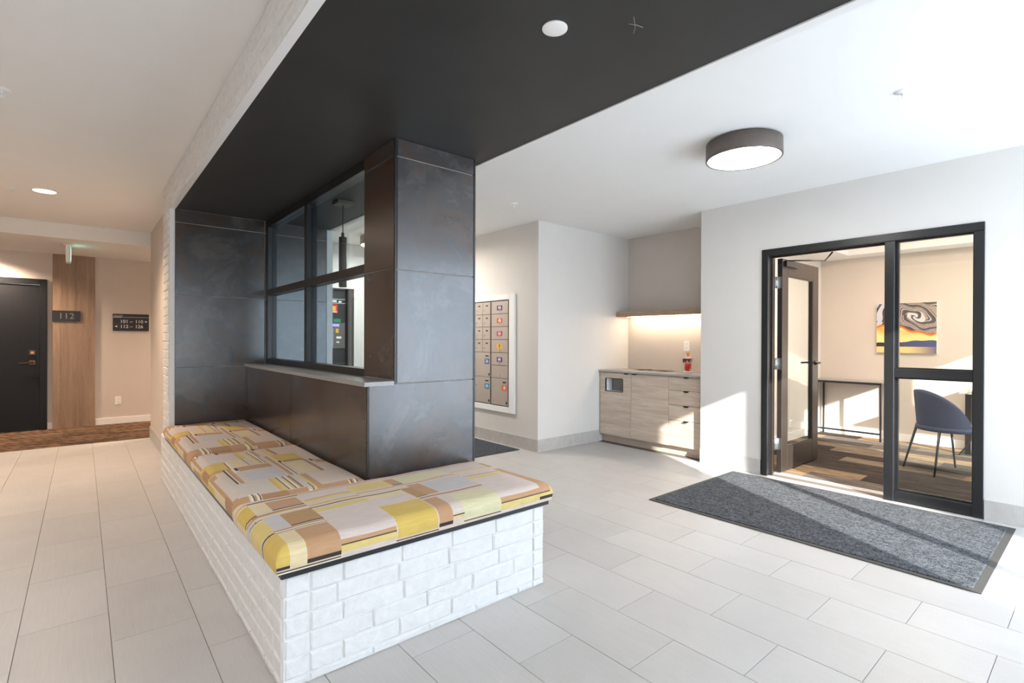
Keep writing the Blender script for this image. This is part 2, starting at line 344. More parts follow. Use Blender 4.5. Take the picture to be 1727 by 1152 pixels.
# office beyond the glazed door
struct('wall_office_far', [(7.95, 8.05, -1.1, 2.7, 0, CZ+.3)], 'paint')
struct('ceiling_office', [(5.0, 7.95, 2.25, 2.68, 2.385, 2.75), (7.62, 7.95, -1.1, 2.25, 2.385, 2.75), (5.06, 5.45, -1.1, 2.25, 2.385, 2.75), (5.45, 7.62, -1.1, -.6, 2.385, 2.75), (5.4, 7.7, -.7, 2.3, 2.65, 2.75)], 'ceil')
of = struct('floor_office', [(5.06, 7.95, -1.1, 2.68, -.05, -.004)], 'grout')
nn = 0
for i in range(12):
    a = 5.16+.25*i; b = min(a+.25, 7.95); y = -1.1-[0, .4, .75, .2][i % 4]
    if b-a < .03: continue
    while y < 2.68:
        y0, y1 = max(y, -1.1), min(y+1.0, 2.68); y += 1.0
        if y1-y0 < .05: continue
        bm = bmesh.new(); box(bm, a+.0006, b-.0006, y0+.0006, y1-.0006, -.004, .001+random.uniform(0, .0008)); obj('carpet_plank', bm, 'carpet_o', of)
boxes('carpet_plank', [(5.061, 5.159, -1.1, 1.165, -.004, .0012)], 'carpet_o', of)
hf = struct('floor_hall', [(-5, 6, 7.98, 9.6, -.05, -.0035)], 'grout')
for j in range(7):
    y0 = 7.985+.25*j; y1 = min(y0+.25, 9.6); x = -3.2+(j % 2)*.5
    if y1-y0 < .03: continue
    while x < 2.2:
        bm = bmesh.new(); box(bm, x+.0005, x+.9995, y0+.0005, y1-.0005, -.003, .002); obj('carpet_plank', bm, 'carpet_h', hf); x += 1.0
# baseboards: stone tile strips in pieces, painted ones in the hall and office
def base_run(name, axis, p, a, b, out, h, m, step=.6, th=.011):
    root = None; n = max(1, round(abs(b-a)/step)); L = (b-a)/n
    for i in range(n):
        u0, u1 = a+L*i, a+L*(i+1)
        lo, hi = min(u0, u1)+.001, max(u0, u1)-.001; q = sorted((p, p+out*th))
        bx = (lo, hi, q[0], q[1], .001, h) if axis == 'x' else (q[0], q[1], lo, hi, .001, h)
        if root is None: root = struct(name, [bx], m)
        else: boxes('baseboard_tile', [bx], m, root)
base_run('baseboard_mail', 'y', 3.93, 4.2, 6.99, -1, .142, 'basetile')
base_run('baseboard_back', 'x', 4.2, 3.919, 4.985, -1, .142, 'basetile')
base_run('baseboard_right', 'y', 4.93, 2.79, 2.17, -1, .142, 'basetile')
base_run('baseboard_right', 'y', 4.93, .60, -1.0, -1, .142, 'basetile')
base_run('baseboard_stub', 'y', .67, 5.7, 7.97, -1, .15, 'basetile')
struct('baseboard_hall', [(.148, 5.9, 9.588, 9.6, .002, .095), (-.372, -.32, 9.588, 9.6, .002, .095), (-4.9, -1.36, 9.588, 9.6, .002, .095)], 'white')
struct('baseboard_office', [(7.938, 7.95, -1, 2.68, .002, .10), (5.1, 7.938, 2.668, 2.68, .002, .10)], 'white')

# ------------------------------------------------------------------ painted brick
def brick_mesh(L, H, D=.020, j=.0028):
    bm = bmesh.new(); c = .006
    r = lambda: random.uniform(-j, j)
    back = [bm.verts.new(p) for p in ((0, 0, 0), (L, 0, 0), (L, 0, H), (0, 0, H))]
    mid = [bm.verts.new((p[0]+r(), -D+.006, p[1]+r())) for p in ((0, 0), (L, 0), (L, H), (0, H))]
    n = 4; top = []
    fr = []
    outline = [(c+(L-2*c)*k/n, c) for k in range(n)]+[(L-c, c)]+[(L-c, H-c)]+[(L-c-(L-2*c)*k/n, H-c) for k in range(1, n)]+[(c, H-c)]
    fr = [bm.verts.new((x+r(), -D+random.uniform(-.0014, .0014), z+r())) for x, z in outline]
    bm.faces.new(fr)
    # skirt: front outline to mid corners
    nb = n
    low, right, hi = fr[:n+1], fr[n:n+2], fr[n+1:]+[]
    hi = fr[n+1:2*n+2]
    left = [fr[-1], fr[0]]
    for k in range(n):
        a, b = low[k], low[k+1]
        if k < n//2: bm.faces.new((mid[0], a, b)) if True else None
        else: bm.faces.new((mid[1], a, b))
    bm.faces.new((mid[0], low[n//2], mid[1]))
    for k in range(n):
        a, b = hi[k], hi[k+1]
        bm.faces.new((mid[2] if k < n//2 else mid[3], a, b))
    bm.faces.new((mid[2], hi[n//2], mid[3]))
    bm.faces.new((mid[1], right[0], right[1], mid[2])); bm.faces.new((mid[3], left[0], left[1], mid[0]))
    for k in range(4): bm.faces.new((back[k], back[(k+1) % 4], mid[(k+1) % 4], mid[k]))
    bmesh.ops.recalc_face_normals(bm, faces=bm.faces)
    me = bpy.data.meshes.new('brick'); bm.to_mesh(me); bm.free(); me.materials.append(mt['brick']); return me
BC = {}
def brick(parent, face, p, u0, u1, z0, z1):
    g = .0026; L, H = round(u1-u0-2*g, 3), round(z1-z0-2*g, 3)
    if L < .012 or H < .012: return
    k = (L, H, random.randrange(4))
    if k not in BC: BC[k] = brick_mesh(L, H)
    o = bpy.data.objects.new('brick', BC[k]); link(o, parent); pr = random.uniform(0, .0035)
    pw = wpos(parent)
    if face == '-y': o.location = Vector((u0+g, p-pr+.012, z0+g))-pw
    elif face == '-x': o.location = Vector((p-pr+.012, u1-g, z0+g))-pw; o.rotation_euler = (0, 0, -math.pi/2)
    elif face == '+x': o.location = Vector((p+pr-.012, u0+g, z0+g))-pw; o.rotation_euler = (0, 0, math.pi/2)
ROWS = [.0, .032, .107, .183, .258, .334, .410]
def courses(parent, face, p, a, b, zs, L=.25, qa=0, qb=0):
    for i in range(len(zs)-1):
        z0, z1 = zs[i], zs[i+1]; u = a
        if qa: brick(parent, face, p, a, a+qa, z0, z1); u = a+qa
        end = b-qb
        if qb: brick(parent, face, p, b-qb, b, z0, z1)
        first = L*((i*.5 % 1.0) if random.random() < .8 else random.uniform(.3, .8))
        first = first if first > .06 else L
        nx = u+first
        while u < end-.012:
            v = min(nx, end)
            if end-v < .06: v = end
            brick(parent, face, p, u, v, z0, z1); u = v; nx = v+L*random.choice((1, 1, 1, .96, 1.04))
bench = thing('built_in_bench', 'L-shaped white painted brick bench with a thin black seat board', 'bench', (1.2, 1.95, 0))
boxes('mortar_core', [(.5545, 1.839, 1.9275, 2.598, 0, .409)], 'brick', bench)
boxes('mortar_core', [(.5545, 1.172, 2.6, 5.255, 0, .409)], 'brick', bench); boxes('mortar_core', [(.5545, .575, 5.257, 5.575, 0, .409)], 'brick', bench)
courses(bench, '-y', 1.93, .556, 1.842, ROWS, .25, .09, .075)
courses(bench, '-x', .556, 1.93, 5.58, ROWS[:1]+ROWS[1:], .23, .10, .09)
courses(bench, '+x', 1.838, 1.93, 2.6, ROWS, .22, .09, 0)
boxes('seat_board', [(.542, 1.868, 1.912, 2.596, .4105, .433)], 'black', bench); boxes('seat_board', [(.542, 1.173, 2.597, 5.255, .4105, .433)], 'black', bench)
# brick portal: side column and beam over the bench
wb = struct('wall_brick', [(.5775, .62, 5.275, 5.66, .41, 2.4), (.5775, .617, -1.0, 5.66, 2.405, CZ)], 'brick')
zc = [.41+.0758*i for i in range(27)]
courses(wb, '-x', .578, 5.28, 5.66, zc[:-1]+[2.4], .23)
courses(wb, '-x', .578, -.9, 5.66, [2.4, 2.466, 2.543, 2.615], .24)
struct('trim_1', [(.577, .617, -1.0, 5.27, 2.396, 2.404)], 'white')
struct('trim_2', [(.577, .612, 5.264, 5.272, .43, 2.4)], 'white')
struct('trim_3', [(1.95, 1.997, -1.0, 5.27, 2.394, 2.404), (1.99, 1.997, -1.0, 5.27, 2.4, CZ)], 'white')
sf = struct('ceiling_soffit', [(.617, 1.95, -1.0, 5.27, 2.4, CZ)], 'soffit')
bm = bmesh.new(); tube(bm, [(1.49, 1.125, 2.3995), (1.52, 1.11, 2.3993), (1.545, 1.105, 2.3995)], .0016, 5); tube(bm, [(1.47, 1.09, 2.3995), (1.52, 1.12, 2.3994), (1.55, 1.15, 2.3995)], .0012, 5)
tag(obj('scuff_mark', bm, 'signgrey', sf), label='pale scratch on the black soffit')

# ------------------------------------------------------------------ dark tiled block: back wall, pillar, low wall
GP = .0028
def panels(parent, face, p, us, zs, th=.009, skip=()):
    for i in range(len(us)-1):
        for j in range(len(zs)-1):
            if (i, j) in skip: continue
            a, b, c, d = us[i]+GP, us[i+1]-GP, zs[j]+GP, zs[j+1]-GP
            q = random.uniform(0, .0006)
            bx = (a, b, p-th+q, p, c, d) if face == '-y' else (p-th+q, p, a, b, c, d)
            bm = bmesh.new(); box(bm, *bx, bev=.0008); ctr = Vector(((bx[0]+bx[1])/2, (bx[2]+bx[3])/2, (bx[4]+bx[5])/2))
            obj('tile_panel', bm, 'slate', parent, org=ctr)
wd = struct('wall_back', [(.61, 1.95, 5.268, 5.45, 0, 2.4)], 'slategrout')
panels(wd, '-y', 5.268, [.612, 1.335], [.40, 1.018, 1.651, 2.283, 2.399]); panels(wd, '-y', 5.268, [1.335, 1.93], [.0, .386, 1.018, 1.651, 2.283, 2.399])
boxes('corner_strip', [(1.93, 1.99, 5.255, 5.45, 0, 2.4)], 'white', wd)
pl = struct('wall_pillar', [(1.345, 1.878, 2.609, 3.012, .0, 2.4), (1.187, 1.345, 2.609, 2.72, 0, 1.01)], 'slategrout')
panels(pl, '-y', 2.609, [1.348, 1.878], [1.023, 1.663, 2.30, 2.399])
panels(pl, '-y', 2.609, [1.182, 1.878], [.40, 1.023])
panels(pl, '-x', 1.345, [2.612, 3.012], [1.042, 1.675, 2.30, 2.399])
boxes('edge_trim', [(1.334, 1.3465, 2.598, 2.612, 1.023, 2.399)], 'black', pl); boxes('edge_trim', [(1.876, 1.888, 2.598, 3.015, .0, 2.399)], 'black', pl)
boxes('edge_trim', [(1.174, 1.183, 2.598, 2.612, .40, 1.01)], 'black', pl)
lw = struct('wall_low', [(1.187, 1.345, 2.72, 5.268, 0, 1.012), (1.345, 1.42, 3.012, 5.268, 0, 1.012)], 'slategrout')
panels(lw, '-x', 1.187, [2.613, 3.935, 5.205, 5.258], [.40, 1.012])
sill = struct('window_sill', [(1.158, 1.335, 2.6, 5.258, 1.013, 1.038), (1.335, 1.43, 3.012, 5.258, 1.013, 1.038)], 'stone', bev=.0015)
win = struct('window_1', [(1.352, 1.432, 5.215, 5.258, 1.038, 2.4), (1.352, 1.432, 3.012, 3.03, 1.038, 2.4), (1.352, 1.432, 3.03, 5.215, 1.038, 1.085), (1.352, 1.432, 3.03, 5.215, 2.335, 2.4)], 'black')
boxes('mullion', [(1.352, 1.432, 4.115, 4.172, 1.085, 2.335)], 'black', win)
for a, b in ((3.03, 4.115), (4.172, 5.215)): boxes('glazing_bar', [(1.352, 1.432, a, b, 1.685, 1.742)], 'dkbrown', win)
for a, b in ((3.03, 4.115), (4.172, 5.215)):
    for c, d in ((1.085, 1.685), (1.742, 2.335)): boxes('glass_pane', [(1.388, 1.396, a, b, c, d)], 'glass_tint', win)

# ------------------------------------------------------------------ glazed office entrance
X0, X1 = 4.918, 5.07
d1 = struct('door_1', [(X0, X1, 2.105, 2.166, 0, 2.068), (X0, X1, .604, 2.166, 2.068, 2.13), (X0, X1, .604, .664, 0, 2.068), (X0, X1, 1.132, 1.198, 0, 2.068)], 'black', bev=.003)
boxes('door_stop', [(4.985, 5.005, 2.09, 2.105, 0, 2.068), (4.985, 5.005, 1.198, 1.213, 0, 2.068), (4.985, 5.005, 1.213, 2.09, 2.053, 2.068)], 'dkbrown', d1)
boxes('sidelight_rail', [(X0+.012, X1-.03, .664, 1.132, .985, 1.052)], 'black', d1, .002)
boxes('sidelight_rail', [(X0+.006, X1-.03, .664, 1.132, .0, .085)], 'black', d1, .002)
for z0, z1 in ((.085, .985), (1.052, 2.068)):
    boxes('glass_pane', [(4.99, 4.998, .664, 1.132, z0, z1)], 'glass', d1)
    boxes('glazing_bead', [(4.962, 4.99, 1.112, 1.132, z0, z1), (4.962, 4.99, .664, .672, z0, z1), (4.962, 4.99, .672, 1.112, z0, z0+.012), (4.962, 4.99, .672, 1.112, z1-.012, z1)], 'black', d1)
LX0, LX1, LY0, LY1 = 5.115, 6.03, 2.056, 2.102
leaf = boxes('door_leaf', [(LX0, LX0+.135, LY0, LY1, .012, 2.06), (LX1-.15, LX1, LY0, LY1, .012, 2.06), (LX0+.135, LX1-.15, LY0, LY1, .012, .235), (LX0+.135, LX1-.15, LY0, LY1, 1.905, 2.06)], 'dkbrown', d1, .002)
boxes('glass_pane', [(LX0+.135, LX1-.15, 2.076, 2.082, .235, 1.905)], 'glass', leaf)
boxes('glazing_bead', [(LX0+.135, LX0+.147, LY0+.004, 2.076, .235, 1.905), (LX1-.162, LX1-.15, LY0+.004, 2.076, .235, 1.905), (LX0+.147, LX1-.162, LY0+.004, 2.076, .235, .247), (LX0+.147, LX1-.162, LY0+.004, 2.076, 1.893, 1.905)], 'black', leaf)
bm = bmesh.new(); lathe(bm, (0, 0, 0), [(.026, 0), (.026, .008), (.012, .012), (.010, .05)], 20)
bmesh.ops.rotate(bm, verts=bm.verts, cent=(0,0,0), matrix=Matrix.Rotation(math.pi/2, 3, 'X')); bmesh.ops.translate(bm, verts=bm.verts, vec=(5.955, LY0, 1.04))
tube(bm, [(5.955, LY0-.045, 1.04), (5.93, LY0-.05, 1.04), (5.84, LY0-.05, 1.04)], .009, 10)
tube(bm, [(5.955, LY1, 1.04), (5.955, LY1+.045, 1.04), (5.84, LY1+.05, 1.04)], .009, 10)
tag(obj('door_handle', bm, 'black', leaf), label='black lever handle')
boxes('lock_edge', [(6.03, 6.033, 2.066, 2.092, .95, 1.13)], 'steel', leaf)
for z in (1.83, 1.05, .28):
    bm = bmesh.new(); tube(bm, [(5.092, 2.10, z-.055), (5.092, 2.10, z+.055)], .008, 10); box(bm, 5.111, 5.115, 2.062, 2.10, z-.055, z+.055); box(bm, 5.066, 5.09, 2.1015, 2.1045, z-.055, z+.055); box(bm, 5.094, 5.114, 2.097, 2.101, z-.055, z+.055)
    for zz in (-.035, 0, .035): box(bm, 5.1095, 5.111, 2.078, 2.084, z+zz-.003, z+zz+.003)
    tag(obj('hinge', bm, 'steel', leaf), label='steel butt hinge')
bm = bmesh.new(); tube(bm, [(5.2, 2.05, 2.045), (5.45, 1.80, 2.045)], .007, 8); box(bm, 5.15, 5.42, 2.03, 2.056, 1.985, 2.04); tube(bm, [(5.45, 1.8, 2.045), (5.07, 1.62, 2.055)], .007, 8)
obj('door_closer', bm, 'black', leaf)

# hallway apartment door
d2 = struct('door_2', [(-.447, -.372, 9.55, 9.6, 0, 2.085), (-1.36, -.447, 9.55, 9.6, 2.008, 2.085), (-1.435, -1.36, 9.55, 9.6, 0, 2.085)], 'door', bev=.003)
lf = boxes('door_leaf', [(-1.358, -.45, 9.572, 9.6, .01, 2.0)], 'door', d2)
boxes('head_strip', [(-1.36, -.447, 9.565, 9.572, 2.0, 2.008)], 'steel', d2)
bm = bmesh.new(); box(bm, -.555, -.49, 9.566, 9.572, .905, .965, bev=.002); tube(bm, [(-.52, 9.567, .935), (-.52, 9.53, .935), (-.66, 9.525, .928)], .009, 10)
obj('door_handle', bm, 'bronze', lf)
bm = bmesh.new(); box(bm, -.555, -.49, 9.565, 9.572, 1.04, 1.105, bev=.002); obj('deadbolt_plate', bm, 'bronze', lf)
bm = bmesh.new(); tube(bm, [(-.522, 9.566, 1.072), (-.522, 9.55, 1.072)], .018, 16); tag(obj('deadbolt_cylinder', bm, 'copper', lf), label='copper keyhole cylinder')

# oak panel in the hall, built of upright boards
wp = thing('wood_panel', 'tall brown oak panel of upright boards beside the black apartment door', 'panel', (-.09, 9.59, 0))
xs = [-.318, -.235, -.155, -.05, .055, .142]
for a, b in zip(xs, xs[1:]):
    bm = bmesh.new(); box(bm, a+.0005, b-.0005, 9.578-random.uniform(0, .001), 9.598, .003, 2.449); obj('board', bm, 'oakz', wp)
sg = thing('room_sign', 'black 112 number plate on the brown oak panel', 'sign', (-.17, 9.575, 1.585))
boxes('plate', [(-.322, -.02, 9.566, 9.575, 1.512, 1.66)], 'signblack', sg)
bm = bmesh.new(); text_bm(bm, '112', .118, face_y(-.172, 9.5655, 1.545), align='CENTER'); tag(obj('numerals', bm, 'signgrey', sg), label='grey raised 112')
sg = thing('direction_sign', 'black directory sign with room ranges and arrows on hall wall', 'sign', (.563, 9.6, 1.51))
boxes('plate', [(.345, .783, 9.588, 9.6, 1.385, 1.638)], 'signblack', sg)
bm = bmesh.new(); fy = lambda x, z: face_y(x, 9.5875, z)
text_bm(bm, '101', .068, fy(.43, 1.503), bold=.0008); text_bm(bm, '–', .068, fy(.548, 1.503), bold=.0008); text_bm(bm, '110', .068, fy(.61, 1.503), bold=.0008)
text_bm(bm, '112', .068, fy(.43, 1.428), bold=.0008); text_bm(bm, '–', .068, fy(.548, 1.428), bold=.0008); text_bm(bm, '126', .068, fy(.61, 1.428), bold=.0008)
text_bm(bm, 'The Laurel', .024, fy(.358, 1.607)); box(bm, .35, .45, 9.5865, 9.5875, 1.585, 1.597); box(bm, .45, .778, 9.5865, 9.5875, 1.588, 1.592)
for pts in (((.735, 1.511), (.735, 1.541), (.768, 1.526)), ((.398, 1.436), (.398, 1.466), (.365, 1.451))):
    a = [bm.verts.new((x, 9.5868, z)) for x, z in pts]; bm.faces.new(a)
obj('lettering', bm, 'signwhite', sg)
def outlet(x, y, z, face, w, h, label, two=False):
    t = thing('wall_outlet', label, 'outlet', (x, y, z))
    L = (lambda a, b, c, d, e, f: (x+a, x+b, y-d, y-c, z+e, z+f)) if face == 'y' else (lambda a, b, c, d, e, f: (x-d, x-c, y+a, y+b, z+e, z+f))
    bm = bmesh.new(); box(bm, *L(-w/2, w/2, 0, .006, -h/2, h/2), bev=.0015); obj('cover_plate', bm, 'plastic', t)
    for k in (-1, 1):
        bm = bmesh.new(); zc_ = k*h*.2; box(bm, *L(-w*.24, w*.24, .006, .008, zc_-h*.14, zc_+h*.14)); s = obj('socket', bm, 'white', t)
        bm = bmesh.new()
        for dx in (-.12, .12): box(bm, *L(dx*w-.0015, dx*w+.0015, .008, .0084, zc_-.004, zc_+.006))
        obj('slot', bm, 'signgrey', s)
outlet(.408, 9.6, .345, 'y', .072, .118, 'small white outlet low on the hall wall below the directory sign')
outlet(5.575, 3.335, 1.205, 'x', .08, .122, 'white wall outlet above the counter behind the red drink dispenser')
ex = thing('exit_sign', 'white ceiling mounted exit sign with a lit green face', 'sign', (-.135, 8.55, 2.45))
bm = bmesh.new(); box(bm, -.185, -.085, 8.46, 8.64, 2.436, 2.45, bev=.002); obj('ceiling_plate', bm, 'plastic', ex)
bm = bmesh.new(); box(bm, -.160, -.112, 8.43, 8.67, 2.225, 2.437, bev=.008); obj('housing', bm, 'plastic', ex)
bm = bmesh.new(); box(bm, -.113, -.1105, 8.44, 8.66, 2.245, 2.42); f = obj('lit_face', bm, 'exit', ex)
bm = bmesh.new()
for q in ((8.50, 8.525, 2.37, 2.395), (8.49, 8.53, 2.31, 2.365), (8.475, 8.49, 2.265, 2.31), (8.52, 8.54, 2.27, 2.31), (8.57, 8.635, 2.26, 2.40)): box(bm, -.1106, -.110, *q)
obj('pictogram', bm, 'exitw', f)

# ================================================================== CUSHIONS
K = {k: srgb(*v) for k, v in dict(base=(214,196,182), cream=(222,204,164), pale=(208,196,184), yel=(212,182,98), yel2=(216,194,126), tan=(190,150,114), tan2=(174,134,98), gt=(178,142,98), blk=(62,54,50), gry=(196,192,192), ln=(92,74,58), wh=(232,224,202), gn=(212,206,168), pk=(212,198,190)).items()}
def cushion(name, label, x0, x1, y0, y1, z0, z1, rects, group, step=.0055, r=.042):
    H = z1-z0; side = H-r; arc = r*math.pi/2
    def prof(a, b):
        ext = side+arc; n = int((b-a-2*r+2*ext)/step); s = np.linspace(0, (b-a-2*r)+2*ext, n+1)
        flat = b-a-2*r; pos = np.zeros(n+1); dz = np.zeros(n+1)
        def edge(t):       # t distance from flat area outward
            ph = np.clip(t/r, 0, math.pi/2); return r*np.sin(ph)+0, r*(1-np.cos(ph))+np.clip(t-arc, 0, None)
        c = s-ext; mid = (c >= 0) & (c <= flat)
        pos[mid] = a+r+c[mid]
        L = c < 0; o, d = edge(-c[L]); pos[L] = a+r-o; dz[L] = d
        R = c > flat; o, d = edge(c[R]-flat); pos[R] = b-r+o; dz[R] = d
        return pos, dz, a+r+c
    px, dx, cx = prof(x0, x1); py, dy, cy = prof(y0, y1)
    nx, ny = len(px), len(py); X, Y = np.meshgrid(px, py, indexing='ij'); DX, DY = np.meshgrid(dx, dy, indexing='ij')
    D = np.maximum(DX, DY); both = (DX < r) & (DY < r)
    D = np.where(both, np.minimum(np.sqrt(DX**2+DY**2), r), D)
    u = (X-x0)/(x1-x0); v = (Y-y0)/(y1-y0)
    crown = .010*(1-(2*u-1)**4)*(1-(2*v-1)**4)
    wob = .0022*np.sin(9*X+3)*np.sin(7*Y+1)+.0012*np.sin(23*X+5*Y)
    Z = z1-D+np.where(D < r, crown, 0)+np.where(D < r*.6, wob, 0); Z = np.maximum(Z, z0)
    bul = .006*np.sin(np.clip(D/H, 0, 1)*math.pi)
    X = X+np.where(DX > .002, np.sign(X-(x0+x1)/2)*bul, 0); Y = Y+np.where(DY > .002, np.sign(Y-(y0+y1)/2)*bul, 0)
    org = np.array([(x0+x1)/2, (y0+y1)/2, z0])
    V = np.stack([X, Y, Z], -1).reshape(-1, 3)-org
    i = np.arange(nx-1)[:, None]*ny+np.arange(ny-1)[None, :]; F = np.stack([i, i+ny, i+ny+1, i+1], -1).reshape(-1, 4)
    me = bpy.data.meshes.new(name); me.vertices.add(len(V)); me.vertices.foreach_set('co', V.ravel().astype(np.float32))
    me.loops.add(F.size); me.loops.foreach_set('vertex_index', F.ravel().astype(np.int32)); me.polygons.add(len(F))
    me.polygons.foreach_set('loop_start', np.arange(0, F.size, 4, dtype=np.int32))
    me.update(calc_edges=True); me.validate()
    cxm, cym = (cx[:-1]+cx[1:])/2, (cy[:-1]+cy[1:])/2; C = np.zeros((nx-1, ny-1, 4), np.float32); C[:] = K['base']
    for col, a, b, c, d in rects:
        C[np.ix_((cxm >= min(a, b)) & (cxm < max(a, b)), (cym >= min(c, d)) & (cym < max(c, d)))] = K[col]
    at = me.attributes.new('print', 'FLOAT_COLOR', 'FACE'); at.data.foreach_set('color', C.ravel())
    me.polygons.foreach_set('use_smooth', np.ones(len(F), bool)); me.materials.append(mt['fabric'])
    o = bpy.data.objects.new(name, me); link(o); o.location = org; tag(o, label, 'cushion', group)
    return o
T = .0056
def long_rects(dy):
    R_ = [('tan',.36,1.3,3.745,3.80),('tan',.36,.56,2.4,3.9),('cream',.36,.52,2.4,3.9),('yel',.40,.512,3.05,3.55),('tan2',.44,.53,2.62,2.78),('tan',.43,.50,3.45,3.7),
     ('pk',.535,.745,3.42,3.71),('pale',.54,.74,2.66,3.12),
     ('wh',.545,.555,3.74,3.84),('ln',.5555,.561,3.74,3.84),('wh',.60,.61,3.74,3.84),('blk',.652,.672,3.70,3.80),('wh',.632,.642,3.72,3.80),('tan',.672,.825,3.72,3.82),
     ('yel',.56,.649,3.264,3.447),('yel',.44,.60,3.2,3.447),('tan',.545,.649,3.225,3.262),('tan2',.49,.545,3.225,3.4),
     ('tan',.621,.641,2.883,3.248),('wh',.613,.620,2.883,3.248),('ln',.606,.612,2.883,3.248),('wh',.648,.656,3.14,3.42),('ln',.640,.6455,3.264,3.42),
     ('blk',.657,.673,3.178,3.243),('tan',.673,.845,3.145,3.245),('gry',.677,.85,2.902,3.11),('pale',.655,.677,2.902,3.14),
     ('yel2',.742,.780,3.471,3.676),('yel',.742,.757,3.471,3.676),('cream',.780,.80,3.271,3.676),('ln',.7455,.7510,3.27,3.471),('wh',.752,.758,3.27,3.471),('cream',.66,.74,3.262,3.46),
     ('yel2',.803,.815,3.271,3.676),('blk',.816,.8245,3.271,3.676),('wh',.826,.834,3.271,3.676),('tan',.838,.862,3.471,3.70),
     ('yel2',.84,.865,3.271,3.33),('ln',.835,.8405,3.271,3.45),
     ('tan',.869,.890,2.895,3.444),('wh',.891,.898,2.895,3.444),('ln',.8985,.904,2.895,3.26),
     ('blk',.868,.884,3.70,3.80),('tan',.884,1.049,3.72,3.81),('yel2',.909,.938,3.455,3.68),('tan2',.938,.962,3.455,3.70),
     ('yel',.907,1.05,3.255,3.442),('tan2',.925,1.045,3.205,3.255),('blk',.900,.916,3.215,3.26),('cream',.926,1.02,2.926,3.19),
     ('tan',1.041,1.055,2.884,3.22),('ln',1.034,1.0395,2.884,3.22),('wh',1.0565,1.063,2.884,3.22),('blk',1.066,1.080,3.155,3.215),('tan',1.08,1.25,3.10,3.19),('blk',1.055,1.072,3.72,3.80),('tan',1.072,1.3,3.73,3.81),
     ('yel',.744,.765,2.640,2.886),('yel2',.765,.786,2.640,2.886),('ln',.7875,.793,2.640,2.886),('wh',.795,.803,2.640,2.886),('yel2',.805,.816,2.640,2.886),('blk',.817,.826,2.640,2.886),('wh',.828,.835,2.640,2.886),('tan',.840,.851,2.640,2.886),('ln',.8525,.858,2.64,2.886),
     ('pale',.862,.912,2.64,2.89),('yel2',.895,.914,2.4,2.889),('ln',.889,.8945,2.4,2.7),('tan',.914,.945,2.53,2.889),
     ('tan',.40,.60,2.4,2.637),('tan2',.655,.772,2.4,2.637),('tan',.772,.868,2.4,2.626),('wh',.603,.612,2.4,2.66),('ln',.613,.6185,2.4,2.66),('tan',.6185,.63,2.4,2.637),('wh',.632,.641,2.4,2.66),('ln',.642,.6475,2.4,2.66),
     ('wh',.870,.885,2.4,2.60),('tan',.935,1.3,2.4,2.628),('wh',1.075,1.084,2.4,2.628),('ln',1.0855,1.091,2.4,2.628),('wh',1.105,1.114,2.4,2.628),('ln',1.1155,1.121,2.4,2.628)]
    return [(k, a, b, c+dy, d+dy) for k, a, b, c, d in R_]
